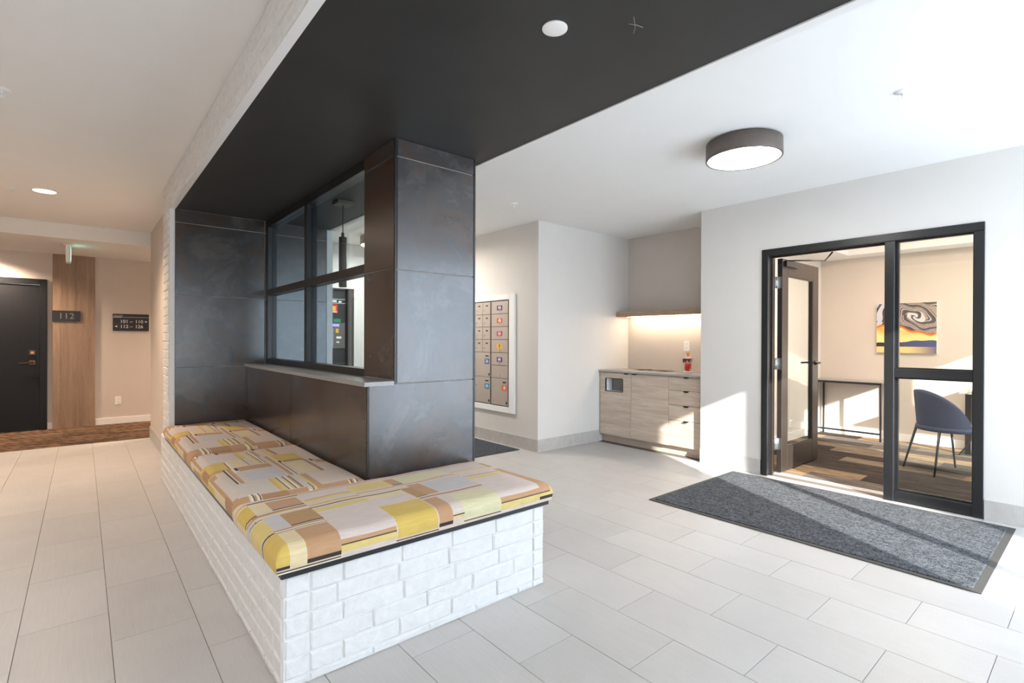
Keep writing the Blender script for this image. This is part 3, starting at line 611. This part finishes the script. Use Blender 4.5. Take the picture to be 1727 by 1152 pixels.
FR = [('cream',.3,.55,2.27,2.55),('tan',.30,.545,2.0,2.3),('gry',.30,.54,1.8,2.3),('tan',.629,.760,2.345,2.475),('blk',.629,.760,2.337,2.347),('cream',.565,.629,2.345,2.475),('wh',.561,.77,2.478,2.487),('ln',.56,.78,2.492,2.498),
 ('yel',.49,.561,2.335,2.48),('blk',.49,.561,2.322,2.335),('tan',.50,.76,2.298,2.312),('cream',.54,.76,2.28,2.296),('ln',.54,.76,2.313,2.318),
 ('blk',.50,.566,2.256,2.266),('yel2',.46,.566,2.08,2.245),('wh',.49,.57,2.246,2.254),('gry',.566,.632,2.10,2.272),('gt',.632,.760,2.108,2.266),('blk',.632,.760,2.098,2.108),
 ('blk',.46,.56,2.066,2.078),('tan',.56,.76,2.078,2.092),('wh',.56,.76,2.066,2.074),('ln',.56,.76,2.060,2.065),
 ('yel',.44,.570,1.856,2.058),('blk',.44,.570,1.842,1.856),('cream',.570,.629,1.842,2.05),('tan',.629,.754,1.862,2.05),('blk',.629,.754,1.846,1.862),('ln',.44,.754,1.836,1.841),('wh',.44,.754,1.826,1.836),('tan',.44,.754,1.80,1.826),
 ('pk',.760,.993,1.902,2.185),('tan',.754,.985,1.884,1.902),('ln',.754,.985,1.877,1.882),('yel2',.754,.985,1.850,1.877),('pk',.754,.985,1.80,1.850),
 ('yel2',.762,1.0,2.185,2.228),('ln',.757,1.19,2.255,2.2615),('cream',.757,1.0,2.262,2.285),('tan',.764,1.0,2.285,2.298),('yel2',.77,.995,2.34,2.372),('tan',.77,.995,2.372,2.383),('pk',.765,.995,2.383,2.49),
 ('yel2',.996,1.195,2.352,2.47),('tan',1.195,1.253,2.352,2.465),('blk',1.195,1.253,2.340,2.350),('tan',.995,1.55,2.318,2.330),('pale',.995,1.2,2.296,2.315),
 ('cream',1.0,1.19,2.20,2.25),('pk',1.0,1.185,2.085,2.20),('yel',.995,1.188,1.842,2.076),('ln',.985,1.19,1.836,1.841),('tan',.985,1.19,1.80,1.822),
 ('gt',1.192,1.244,2.10,2.266),('tan',1.244,1.318,2.10,2.30),('blk',1.19,1.25,2.090,2.099),('tan',1.19,1.6,2.058,2.070),('ln',1.19,1.6,2.072,2.077),
 ('tan',1.190,1.262,1.862,2.045),('blk',1.190,1.262,1.846,1.862),('pale',1.262,1.325,1.882,2.035),('yel2',1.262,1.325,1.866,1.880),('ln',1.262,1.325,1.880,1.885),
 ('gry',1.322,1.556,2.098,2.293),('gn',1.325,1.54,1.846,2.03),('ln',1.325,1.54,1.840,1.845),('tan',1.325,1.54,1.80,1.828),
 ('gn',1.256,1.54,2.352,2.465),('pk',1.548,1.812,2.38,2.465),('yel2',1.55,1.83,2.352,2.366),('tan',1.55,1.6,2.366,2.374),('ln',1.556,1.79,2.243,2.2495),('yel2',1.56,1.79,2.185,2.225),
 ('pk',1.552,1.79,1.905,2.18),('tan',1.54,1.86,1.882,1.905),('ln',1.54,1.86,1.876,1.881),('yel2',1.54,1.99,1.846,1.876),('pk',1.54,1.8,1.80,1.846),
 ('tan',1.80,1.862,1.882,2.30),('yel2',1.862,1.99,1.86,2.24),('blk',1.79,1.99,1.846,1.860),('tan',1.813,1.99,2.352,2.47),('tan',.44,1.99,2.50,2.512)]
CG = 'patterned seat cushions on the brick bench'
cushion('seat_cushion', 'patterned yellow and tan cushion on the short front arm of the brick bench', .526, 1.878, 1.902, 2.570, .434, .526, FR, CG)
cushion('seat_cushion', 'middle patterned seat cushion along the low tiled wall, beside the front arm', .536, 1.172, 2.583, 3.808, .434, .522, long_rects(0), CG)
cushion('seat_cushion', 'farthest patterned seat cushion, against the dark tiled back wall', .536, 1.172, 3.826, 5.246, .434, .522, long_rects(1.338)+[('tan',.36,1.3,5.14,5.4)], CG)

# ================================================================== MAILBOXES
mb = thing('mailbox_unit', 'champagne metal parcel mailboxes with coloured number labels in white surround', 'mailbox', (3.93, 5.3, .39))
YA, YB = 4.588, 6.25
boxes('surround', [(3.905, 3.93, YA, YA+.10, .39, 1.823), (3.905, 3.93, YB-.10, YB, .39, 1.823), (3.905, 3.93, YA+.10, YB-.10, .39, .458), (3.905, 3.93, YA+.10, YB-.10, 1.757, 1.823)], 'white', mb, .002)
boxes('frame', [(3.922, 3.93, YA+.10, YB-.10, .458, 1.757)], 'mailgap', mb)
def mdoor(y0, y1, z0, z1, kind, sticker=None, txt=''):
    g = .003; bm = bmesh.new(); box(bm, 3.914, 3.922, y0+g, y1-g, z0+g, z1-g, bev=.0012); d = obj('mailbox_door', bm, 'mail', mb)
    yc = (y0+y1)/2; bm = bmesh.new()
    def lock(y, z): tube(bm, [(3.914, y, z), (3.909, y, z)], .009, 12); box(bm, 3.9085, 3.9095, y-.0015, y+.0015, z-.02, z-.002)
    if kind == 's': lock(y1-.035, z0+.055)
    elif kind == 'c': lock(yc, z0+.028)
    else: lock(y1-.04, z1-.10)
    obj('lock', bm, 'steel' , d)
    bm = bmesh.new()
    if kind == 's': box(bm, 3.9125, 3.914, yc-.03, yc+.012, z1-.055, z1-.038)
    if kind == 'b': box(bm, 3.9125, 3.914, y0+.035, y0+.10, z1-.055, z1-.038); box(bm, 3.9125, 3.914, y0+.012, y0+.037, z0+.02, z0+.05)
    if len(bm.verts): obj('name_slot', bm, 'cable', d)
    else: bm.free()
    if sticker:
        sy, sz = (yc, z1-.085) if kind == 'c' else (y0+.068, z1-.115)
        bm = bmesh.new(); hw, hh = (.052, .030) if kind == 'c' else (.046, .034); box(bm, 3.9132, 3.914, sy-hw, sy+hw, sz-hh, sz+hh)
        text_bm(bm, txt, .052, face_x(3.913, sy, sz-.012), 1, 'CENTER', .0004, .001); box(bm, 3.9128, 3.9132, sy-.025, sy+.025, sz-.021, sz-.0185, mi=1)
        tag(obj('number_label', bm, [sticker, 'signwhite' if sticker != 'yellow' else 'bronze'], d), label='%s label' % {'orange2': 'orange', 'coral': 'orange'}.get(sticker, sticker))
zr = [1.747, 1.59, 1.432, 1.274, 1.113, .957, .80, .47]
for i, (st, tx) in enumerate((('purple', '4A'), ('orange2', '4B'), ('magenta', '5A'), ('yellow', '9'), ('purple', '6A'), (None, ''))): mdoor(4.712, 5.04, zr[i+1], zr[i], 'c', st, tx)
mdoor(4.712, 5.04, zr[7], zr[6], 'b', 'coral', '1B')
for yb in (5.06, 5.40, 5.74):
    for i in range(4):
        for k in range(2): mdoor(yb+.1625*k, yb+.1625*(k+1), zr[i+1], zr[i], 's')
    mdoor(yb, yb+.325, .80, 1.113, 'b', 'blue', '2A'); mdoor(yb, yb+.325, .47, .80, 'b', 'teal', '3A')
mm = thing('carpet_mat', 'dark carpet walk-off mat on the floor below the mailboxes', 'mat', (3.0, 5.4, 0))
boxes('pile', [(2.2, 3.84, 4.45, 6.9, .0015, .011)], 'mat2', mm); boxes('edging', [(2.18, 3.86, 4.43, 4.45, .001, .008), (3.84, 3.86, 4.45, 6.9, .001, .008)], 'rubber', mm)

# ================================================================== ENTRANCE RUG
rg = thing('door_mat', 'long charcoal ribbed mat with rubber edging in front of the glazed door', 'mat', (4.13, 1.41, 0))
bm = bmesh.new(); box(bm, 3.485, 4.79, .465, 2.355, .001, .011, bev=.002); obj('ribbed_pile', bm, 'rug', rg)
boxes('rubber_edge', [(3.448, 3.485, .428, 2.39, .001, .006), (4.79, 4.828, .428, 2.39, .001, .006), (3.485, 4.79, .428, .465, .001, .006), (3.485, 4.79, 2.355, 2.39, .001, .006)], 'rubber', rg)

# ================================================================== COFFEE COUNTER
ct = thing('counter_cabinet', 'grey oak base cabinet with drawers and waste opening in the alcove', 'cabinet', (5.28, 3.5, 0))
CF = 4.99
boxes('carcass', [(CF+.14, 5.57, 2.80, 4.19, .10, .874), (CF+.02, CF+.14, 4.172, 4.19, .10, .874), (CF+.02, CF+.14, 3.70, 3.73, .10, .874), (CF+.02, CF+.14, 2.80, 3.70, .10, .874), (CF+.02, CF+.14, 3.73, 4.172, .10, .12)], 'oak', ct); boxes('toe_kick', [(5.055, 5.5, 2.80, 4.19, .002, .10)], 'oak', ct)
def front(name, y0, y1, z0, z1, hole=None):
    g = .0018; a, b, c, d = y0+g, y1-g, z0+g, z1-g; bm = bmesh.new()
    if not hole: box(bm, CF, CF+.019, a, b, c, d, bev=.0006)
    else:
        h0, h1, v0, v1 = hole
        for q in ((a, h0, c, d), (h1, b, c, d), (h0, h1, c, v0), (h0, h1, v1, d)): box(bm, CF, CF+.019, *q)
    return obj(name, bm, 'oak', ct, org=(CF, (a+b)/2, (c+d)/2))
def pull(p, y, z, w=.05): boxes('pull_tab', [(CF-.022, CF+.004, y-w/2, y+w/2, z-.001, z+.004), (CF-.022, CF-.019, y-w/2, y+w/2, z-.008, z+.004)], 'black', p)
hole = (3.836, 4.099, .643, .80)
dr = front('cabinet_door', 3.715, 4.19, .098, .872, hole); pull(dr, 3.775, .870)
bm = bmesh.new(); h0, h1, v0, v1 = hole
for q in ((CF, CF+.13, h1, h1+.006, v0, v1), (CF, CF+.13, h0-.006, h0, v0, v1), (CF, CF+.13, h0, h1, v1, v1+.006), (CF, CF+.13, h0, h1, v0-.006, v0)): box(bm, *q)
tag(obj('opening_liner', bm, 'white', dr), label='white lined waste opening')
boxes('opening_back', [(CF+.125, CF+.13, h0, h1, v0, v1)], 'signgrey', dr)
dr = front('cabinet_door', 3.207, 3.715, .10, .872); pull(dr, 3.66, .870)
for z0, z1 in ((.72, .872), (.558, .72), (.395, .558), (.105, .395)):
    dr = front('drawer', 2.802, 3.207, z0, z1); pull(dr, 2.985, z1-.004)
top = boxes('countertop', [(4.965, 5.572, 2.797, 4.198, .877, .90)], 'stone', None, .002, org=(5.27, 3.5, .877)); tag(top, 'grey stone countertop on the oak alcove cabinet', 'countertop')
sh = thing('wall_shelf', 'thick tan oak shelf with warm light strip beneath, above the counter', 'shelf', (5.45, 3.5, 1.575))
boxes('board', [(5.315, 5.573, 2.793, 4.198, 1.575, 1.635)], 'oakshelf', sh, .001)
boxes('light_strip', [(5.46, 5.475, 2.83, 4.12, 1.571, 1.5745)], 'led', sh)
dp = thing('drink_dispenser', 'red filled clear drink dispenser on the alcove countertop', 'dispenser', (5.40, 3.215, .90)); q = (5.40, 3.215, .90)
bm = bmesh.new(); lathe(bm, q, [(.05, 0), (.052, .006), (.046, .014), (.03, .018)], 28); obj('base', bm, 'plastic', dp)
bm = bmesh.new(); lathe(bm, q, [(.036, .018), (.037, .10), (.036, .104)], 28); obj('red_drink', bm, 'red', dp)
bm = bmesh.new(); lathe(bm, q, [(.041, .016), (.042, .11), (.047, .13), (.05, .168)], 28); obj('clear_body', bm, 'glass', dp)
bm = bmesh.new(); lathe(bm, q, [(.044, .112), (.055, .160), (.058, .168), (.03, .176), (.012, .18)], 28); obj('collar', bm, 'steel', dp)
bm = bmesh.new()
for ang in (math.pi, math.pi+.75, math.pi-.75):
    c = Vector(q); d = Vector((math.cos(ang), math.sin(ang), 0)); s = Vector((-d.y, d.x, 0))
    vs = [bm.verts.new(c+d*.0585+s*a+Vector((0,0,b))) for a, b in ((-.026, .16), (.026, .16), (0, .112))]; bm.faces.new(vs)
    vs2 = [bm.verts.new(v.co-d*.012) for v in vs]
    for k in range(3): bm.faces.new((vs[k], vs[(k+1) % 3], vs2[(k+1) % 3], vs2[k]))
tag(obj('triangle_print', bm, 'darkred', dp), label='dark red triangle')
bm = bmesh.new(); tube(bm, [(5.40, 3.215, 1.075), (5.40, 3.215, 1.10)], .008, 12); lathe(bm, (5.40, 3.215, 1.10), [(.010, 0), (.020, .012), (.019, .026), (.008, .034)], 20); obj('pump_knob', bm, 'orange', dp)
bm = bmesh.new(); tube(bm, [(5.372, 3.182, .935), (5.352, 3.158, .935), (5.35, 3.156, .925)], .006, 10); obj('tap', bm, 'steel', dp)
pp = [('leaflet_sheet', (5.36, 3.80, .9003), .3, 'cream open leaflet lying left on the stone countertop'), ('leaflet_sheet', (5.36, 3.52, .9003), -.2, 'cream open leaflet lying nearest the drink dispenser')]
for nm, loc, rz, lb in pp:
    bm = bmesh.new(); n = 8; V = [[bm.verts.new((-.075+.15*j, -.105+.21*i/n, .0008+.010*abs(math.sin(i/n*math.pi*2))*.7)) for j in (0, 1)] for i in range(n+1)]
    for i in range(n):
        f = bm.faces.new((V[i][0], V[i][1], V[i+1][1], V[i+1][0])); f.smooth = True
    r = bmesh.ops.solidify(bm, geom=bm.faces[:], thickness=.0006)
    o = obj(nm, bm, 'paper'); o.location = loc; o.rotation_euler = (0, 0, rz); tag(o, lb, 'leaflet', 'leaflets on the countertop')

# ================================================================== OFFICE FURNITURE
tb = thing('console_table', 'narrow console table with thin top and black frame by office wall', 'table', (7.75, 2.3, 0))
boxes('table_top', [(7.655, 7.93, 1.885, 2.64, .742, .754)], 'stone', tb)
boxes('frame', [(7.66, 7.68, 1.89, 2.635, .715, .742), (7.905, 7.925, 1.89, 2.635, .715, .742), (7.68, 7.905, 1.89, 1.91, .715, .742), (7.68, 7.905, 2.615, 2.635, .715, .742)], 'black', tb)
for x in (7.66, 7.905):
    for y in (1.89, 2.615): boxes('leg', [(x, x+.02, y, y+.02, .0015, .715)], 'black', tb)
boxes('stretcher', [(7.66, 7.68, 1.91, 2.615, .085, .107)], 'black', tb)
# painting
pt = thing('wall_painting', 'canvas of grey swirling clouds over an orange sunset and blue hills', 'painting', (7.94, 1.70, 1.44))
PY0, PY1, PZ0, PZ1 = 1.398, 2.008, 1.124, 1.751
boxes('canvas_side', [(7.912, 7.95, PY0, PY1, PZ0, PZ1)], 'white', pt)
n = 190; u, v = np.meshgrid((np.arange(n)+.5)/n, (np.arange(n)+.5)/n, indexing='ij')
C = np.zeros((n, n, 4), np.float32); C[..., 3] = 1
lin = lambda *c: np.array(srgb(*c)[:3])
def mixc(a, b, t): t = np.clip(t, 0, 1)[..., None]; return a*(1-t)+b*t
wx = u+.06*np.sin(7*v+3*u)+.03*np.sin(17*v-6*u); wy = v+.05*np.sin(6*u+2*v)+.02*np.sin(21*u+9*v)
cx_, cy_ = .72, .70; dx_, dy_ = (wx-cx_)*1.0, (wy-cy_)*1.5; rr = np.sqrt(dx_**2+dy_**2); ph = np.arctan2(dy_, dx_)
band = .5+.5*np.sin(34*rr**.8-2.2*ph+1.2*np.sin(9*u-5*v))
pal = [lin(86,78,76), lin(124,112,108), lin(206,202,204), lin(70,62,62), lin(168,150,140)]
idx = np.clip((band*4.99).astype(int), 0, 4); swirl = np.array(pal)[idx]
inner = (rr < .17); swirl = np.where((inner & (band > .35))[..., None], lin(214,210,214), swirl)
swirl = np.where(((u < .22) & (band > .25))[..., None], lin(196,200,208), swirl)
og = mixc(lin(246,222,150), lin(226,142,52), (np.sin(14*v+5*u+2*np.sin(6*u))*.5+.5)*np.clip((v-.3)*4, 0, 1))
img = swirl; edge = .47+.07*np.sin(5*u+.6)+.02*np.sin(19*u)-.10*np.clip(u-.6, 0, 1)
img = np.where((v < edge)[..., None], og, img)
img = np.where(((v < edge+.03) & (v > edge-.012))[..., None], lin(214,120,48), img)
hill = .205+.05*np.clip(np.sin((u-.35)*3.2), 0, 1)+.006*np.sin(22*u)
img = np.where((v < hill)[..., None], mixc(lin(60,58,66), lin(76,84,128), u*1.4), img)
img = np.where((v < .125)[..., None], mixc(lin(236,208,140), lin(112,96,132), np.clip((u-.55)*2.2, 0, 1)), img)
C[..., :3] = img
yy = PY1-(PY1-PY0)*np.arange(n+1)/n; zz = PZ0+(PZ1-PZ0)*np.arange(n+1)/n
Yg, Zg = np.meshgrid(yy, zz, indexing='ij'); V = np.stack([np.full_like(Yg, 7.9115-7.94), Yg-1.70, Zg-1.44], -1).reshape(-1, 3)
i = np.arange(n)[:, None]*(n+1)+np.arange(n)[None, :]; F = np.stack([i, i+n+1, i+n+2, i+1], -1).reshape(-1, 4)
me = bpy.data.meshes.new('painted_face'); me.from_pydata([], [], []); me.vertices.add(len(V)); me.vertices.foreach_set('co', V.ravel().astype(np.float32))
me.loops.add(F.size); me.loops.foreach_set('vertex_index', F.ravel().astype(np.int32)); me.polygons.add(len(F)); me.polygons.foreach_set('loop_start', np.arange(0, F.size, 4, dtype=np.int32)); me.update(calc_edges=True)
at = me.attributes.new('print', 'FLOAT_COLOR', 'FACE'); at.data.foreach_set('color', C.ravel()); me.materials.append(mt['canvas'])
link(bpy.data.objects.new('painted_face', me), pt)
# chair
ch = thing('shell_chair', 'slate blue upholstered shell chair with slim metal legs behind the sidelight', 'chair', (6.40, 1.06, 0))
ch.rotation_euler = (0, 0, math.atan2(-.69, .72))           # faces +x in its own space
def loc_obj(name, bm, m, parent):
    bmesh.ops.recalc_face_normals(bm, faces=bm.faces); me = bpy.data.meshes.new(name); bm.to_mesh(me); bm.free(); me.materials.append(mt[m])
    for p in me.polygons: p.use_smooth = True
    o = bpy.data.objects.new(name, me); return link(o, parent)
bm = bmesh.new(); NT_, NZ = 40, 10; grid = []
for side in (0, 1):
    g = []
    for i in range(NT_+1):
        th = math.radians(-112+224*i/NT_); top = .43+.375*max(0, math.cos(th*.80))**.75; row = []
        for k in range(NZ+1):
            t = k/NZ; z = .43+(top-.43)*t; rad = .212+.028*t*max(0, math.cos(th))-(.018 if side else 0)+.004*t
            row.append(bm.verts.new((-math.cos(th)*rad*1.0, math.sin(th)*(rad+.02), z)))
        g.append(row)
    grid.append(g)
for g in grid:
    for i in range(NT_):
        for k in range(NZ): bm.faces.new((g[i][k], g[i+1][k], g[i+1][k+1], g[i][k+1]))
A, B_ = grid
for i in range(NT_):
    bm.faces.new((A[i][NZ], A[i+1][NZ], B_[i+1][NZ], B_[i][NZ])); bm.faces.new((A[i][0], B_[i][0], B_[i+1][0], A[i+1][0]))
for i in (0, NT_):
    for k in range(NZ): bm.faces.new((A[i][k], A[i][k+1], B_[i][k+1], B_[i][k]))
loc_obj('backrest_shell', bm, 'chairfab', ch)
bm = bmesh.new(); seg = 40; rings = []
for rr_, z in ((.6, .405), (.97, .41), (1.02, .43), (1.0, .45), (.9, .465), (.4, .472)):
    rings.append([bm.verts.new((rr_*(.245 if math.cos(a) > 0 else .222)*math.cos(a)*(1.08 if math.cos(a) > 0 else 1), rr_*.242*math.sin(a), z)) for a in [2*math.pi*k/seg for k in range(seg)]])
for P_, Q_ in zip(rings, rings[1:]):
    for k in range(seg): bm.faces.new((P_[k], P_[(k+1) % seg], Q_[(k+1) % seg], Q_[k]))
bm.faces.new(rings[0]); bm.faces.new(rings[-1]); loc_obj('seat', bm, 'chairfab', ch)
for sx, sy in ((-1, 1), (-1, -1), (1, 1), (1, -1)):
    bm = bmesh.new(); tube(bm, [(sx*.165, sy*.15, .42), (sx*.25, sy*.205, .0015)], .012, 10, r2=.008); loc_obj('leg', bm, 'black', ch)
# desk and its cable
dk = thing('office_desk', 'grey desk with square metal legs at the office wall, right of the chair', 'desk', (7.6, .5, 0))
boxes('desk_top', [(7.30, 7.92, -.3, 1.10, .70, .722)], 'deskwood', dk, .002)
for x in (7.57, 7.86):
    for y in (-.27, 1.035): boxes('leg', [(x, x+.05, y, y+.05, .0015, .70)], 'dkbrown', dk)
boxes('apron', [(7.59, 7.61, -.22, 1.035, .655, .70)], 'dkbrown', dk)
bm = bmesh.new(); tube(bm, [(7.60, .98, .80), (7.58, 1.0, .76), (7.27, .985, .73), (7.27, .96, .5), (7.30, 1.0, .2), (7.36, 1.10, .03), (7.45, 1.16, .012), (7.5, 1.02, .012), (7.56, .86, .014)], .006, 8)
tag(obj('power_cable', bm, 'cable'), 'black power cable hanging from the desk edge to the carpet', 'cable')

# ================================================================== LIGHTS AND CEILING FITTINGS
def drum(x, y, label):
    t = thing('drum_light', label, 'ceiling light', (x, y, CZ), 'round drum ceiling lights')
    bm = bmesh.new(); lathe(bm, (x, y, 0), [(.215, CZ), (.215, CZ-.008), (.238, CZ-.012), (.240, 2.503), (.237, 2.498), (.228, 2.498), (.228, 2.52)], 56); obj('drum_shade', bm, 'drumshade', t)
    bm = bmesh.new(); lathe(bm, (x, y, 0), [(.2275, 2.506), (.2275, 2.5025), (.21, 2.5015), (.1, 2.501)], 56); obj('diffuser', bm, 'lampdrum', t)
drum(3.42, 1.63, 'taupe drum ceiling light with a bright white diffuser above the lobby floor')
drum(2.98, 6.25, 'drum ceiling light seen through the dark framed inner window')
def sprinkler(x, y, z, label):
    t = thing('fire_sprinkler', label, 'sprinkler', (x, y, z), 'fire sprinklers on the white ceiling')
    bm = bmesh.new(); lathe(bm, (x, y, z), [(.040, 0), (.038, -.004), (.018, -.012), (.012, -.012)], 28); obj('escutcheon', bm, 'plastic', t)
    bm = bmesh.new(); tube(bm, [(x, y, z-.010), (x, y, z-.022)], .008, 12)
    for s in (-1, 1): tube(bm, [(x+s*.007, y, z-.02), (x+s*.011, y, z-.034), (x+s*.002, y, z-.046)], .0022, 6)
    tube(bm, [(x, y, z-.022), (x, y, z-.042)], .0022, 6); obj('head', bm, 'plastic', t)
    bm = bmesh.new(); lathe(bm, (x, y, z-.046), [(.014, 0), (.014, -.0018)], 16); obj('deflector', bm, 'plastic', t)
sprinkler(3.385, .746, CZ, 'white fire sprinkler on the ceiling, right of the drum light')
sprinkler(3.26, 3.84, CZ, 'small white fire sprinkler on the ceiling near the mailbox wall corner')
sprinkler(-.485, 6.406, CZ, 'white fire sprinkler beside the round recessed downlight at left')
sprinkler(-.335, 3.9, CZ, 'white fire sprinkler cut by the left edge of the photo')
cs = thing('sprinkler_cover', 'flat white disc set flush in the black soffit', 'cover plate', (1.306, 1.314, 2.4))
bm = bmesh.new(); lathe(bm, (1.306, 1.314, 0), [(.046, 2.3998), (.046, 2.3955), (.044, 2.3945), (.02, 2.394)], 40); obj('disc', bm, 'plastic', cs)
def downlight(x, y, z, label, r=.082, power=270, color=(1, .76, .56)):
    t = thing('recessed_downlight', label, 'ceiling light', (x, y, z))
    bm = bmesh.new(); lathe(bm, (x, y, z), [(r+.012, 0), (r+.012, -.003), (r, -.005), (r, -.0005)], 40); obj('trim_ring', bm, 'white', t)
    bm = bmesh.new(); lathe(bm, (x, y, z), [(r-.001, -.0006), (r-.001, -.003)], 40); obj('lens', bm, 'lampwarm', t)
    lamp('downlight_glow', 'SPOT', (x, y, z-.02), power, color, (0, 0, -1), spot_size=2.5, spot_blend=.8, shadow_soft_size=.08).parent = None
downlight(-.266, 6.337, CZ, 'round glowing recessed downlight in the white ceiling at left', power=190)
downlight(-.98, 9.25, 2.45, 'recessed downlight in the hall ceiling above the black apartment door')
downlight(2.2, 8.8, 2.45, 'recessed downlight in the hall ceiling round the corner')
downlight(-1.25, 3.6, CZ, 'added fill downlight in the lobby ceiling beyond the left edge', power=80, color=(1, .96, .93))  # out-of-view fill fitting, added to even out the lobby light
downlight(-1.25, 1.2, CZ, 'added fill downlight in the lobby ceiling left of the camera', power=80, color=(1, .96, .92))  # added fill beside the camera, never in view
downlight(3.9, -.5, CZ, 'added fill downlight in the lobby ceiling by the front glazing', power=35, color=(1, .97, .94))  # added fill near the front glazing, out of view
for xx, yy in ((6.2, 1.0),):
    lamp('office_lamp', 'AREA', (xx, yy, 2.6), 62, (1, .80, .62), (0, 0, -1), shape='SQUARE', size=1.2)
lamp('mail_lobby_lamp', 'AREA', (2.98, 5.7, 2.48), 26, (1, .9, .78), (0, 0, -1), shape='DISK', size=.4)
pn = thing('pendant_light', 'slim dark cylinder pendant hanging behind the inner window', 'pendant', (1.64, 4.11, 2.4))
bm = bmesh.new(); box(bm, 1.575, 1.705, 4.045, 4.175, 2.375, 2.4, bev=.002); obj('canopy', bm, 'drumshade', pn)
bm = bmesh.new(); tube(bm, [(1.64, 4.11, 2.376), (1.64, 4.11, 2.13)], .004, 8); obj('cord', bm, 'black', pn)
bm = bmesh.new(); lathe(bm, (1.64, 4.11, 0), [(.006, 2.15), (.012, 2.145), (.012, 2.115), (.031, 2.11), (.031, 1.70), (.026, 1.70)], 28); obj('cylinder_shade', bm, 'drumshade', pn)
# intercom in the niche seen through the inner window
ip = thing('entry_panel', 'black entry phone panel in a niche seen through the inner window', 'intercom', (2.77, 7.1, 0))
boxes('back_plate', [(2.585, 2.87, 7.09, 7.115, .02, 1.975)], 'signblack', ip, .002)
boxes('side_return', [(2.875, 2.955, 7.02, 7.115, .0, 1.98)], 'dkbrown', ip)
boxes('header_bar', [(2.59, 2.865, 7.08, 7.09, 1.83, 1.84), (2.59, 2.865, 7.08, 7.09, 1.775, 1.785)], 'steel', ip)
boxes('header_card', [(2.66, 2.74, 7.084, 7.09, 1.795, 1.82), (2.77, 2.81, 7.084, 7.09, 1.79, 1.812)], 'plastic', ip)
hs = boxes('phone_housing', [(2.615, 2.855, 7.065, 7.09, 1.14, 1.50)], 'mailgap', ip, .003)
boxes('display', [(2.65, 2.77, 7.063, 7.065, 1.45, 1.485)], 'purple_lit', hs)
bm = bmesh.new()
for i in range(3):
    for j in range(10): box(bm, 2.625+.022*i, 2.641+.022*i, 7.061, 7.065, 1.17+.026*j, 1.187+.026*j)
obj('keypad', bm, 'steel', hs)
boxes('card_reader', [(2.72, 2.76, 7.06, 7.065, 1.36, 1.42)], 'yellow', hs); boxes('speaker_card', [(2.73, 2.80, 7.06, 7.065, 1.28, 1.31), (2.73, 2.77, 7.06, 7.065, 1.22, 1.24)], 'plastic', hs)
bm = bmesh.new(); box(bm, 2.655, 2.755, 7.086, 7.09, 1.64, 1.765); box(bm, 2.68, 2.73, 7.0855, 7.086, 1.67, 1.735, mi=1); box(bm, 2.665, 2.745, 7.0855, 7.086, 1.65, 1.662, mi=2)
tag(obj('notice_card', bm, ['poster', 'yellow', 'plastic'], ip), label='red notice card')
tag(boxes('green_label', [(2.70, 2.80, 7.086, 7.09, 1.51, 1.56)], 'green', ip), label='green label')
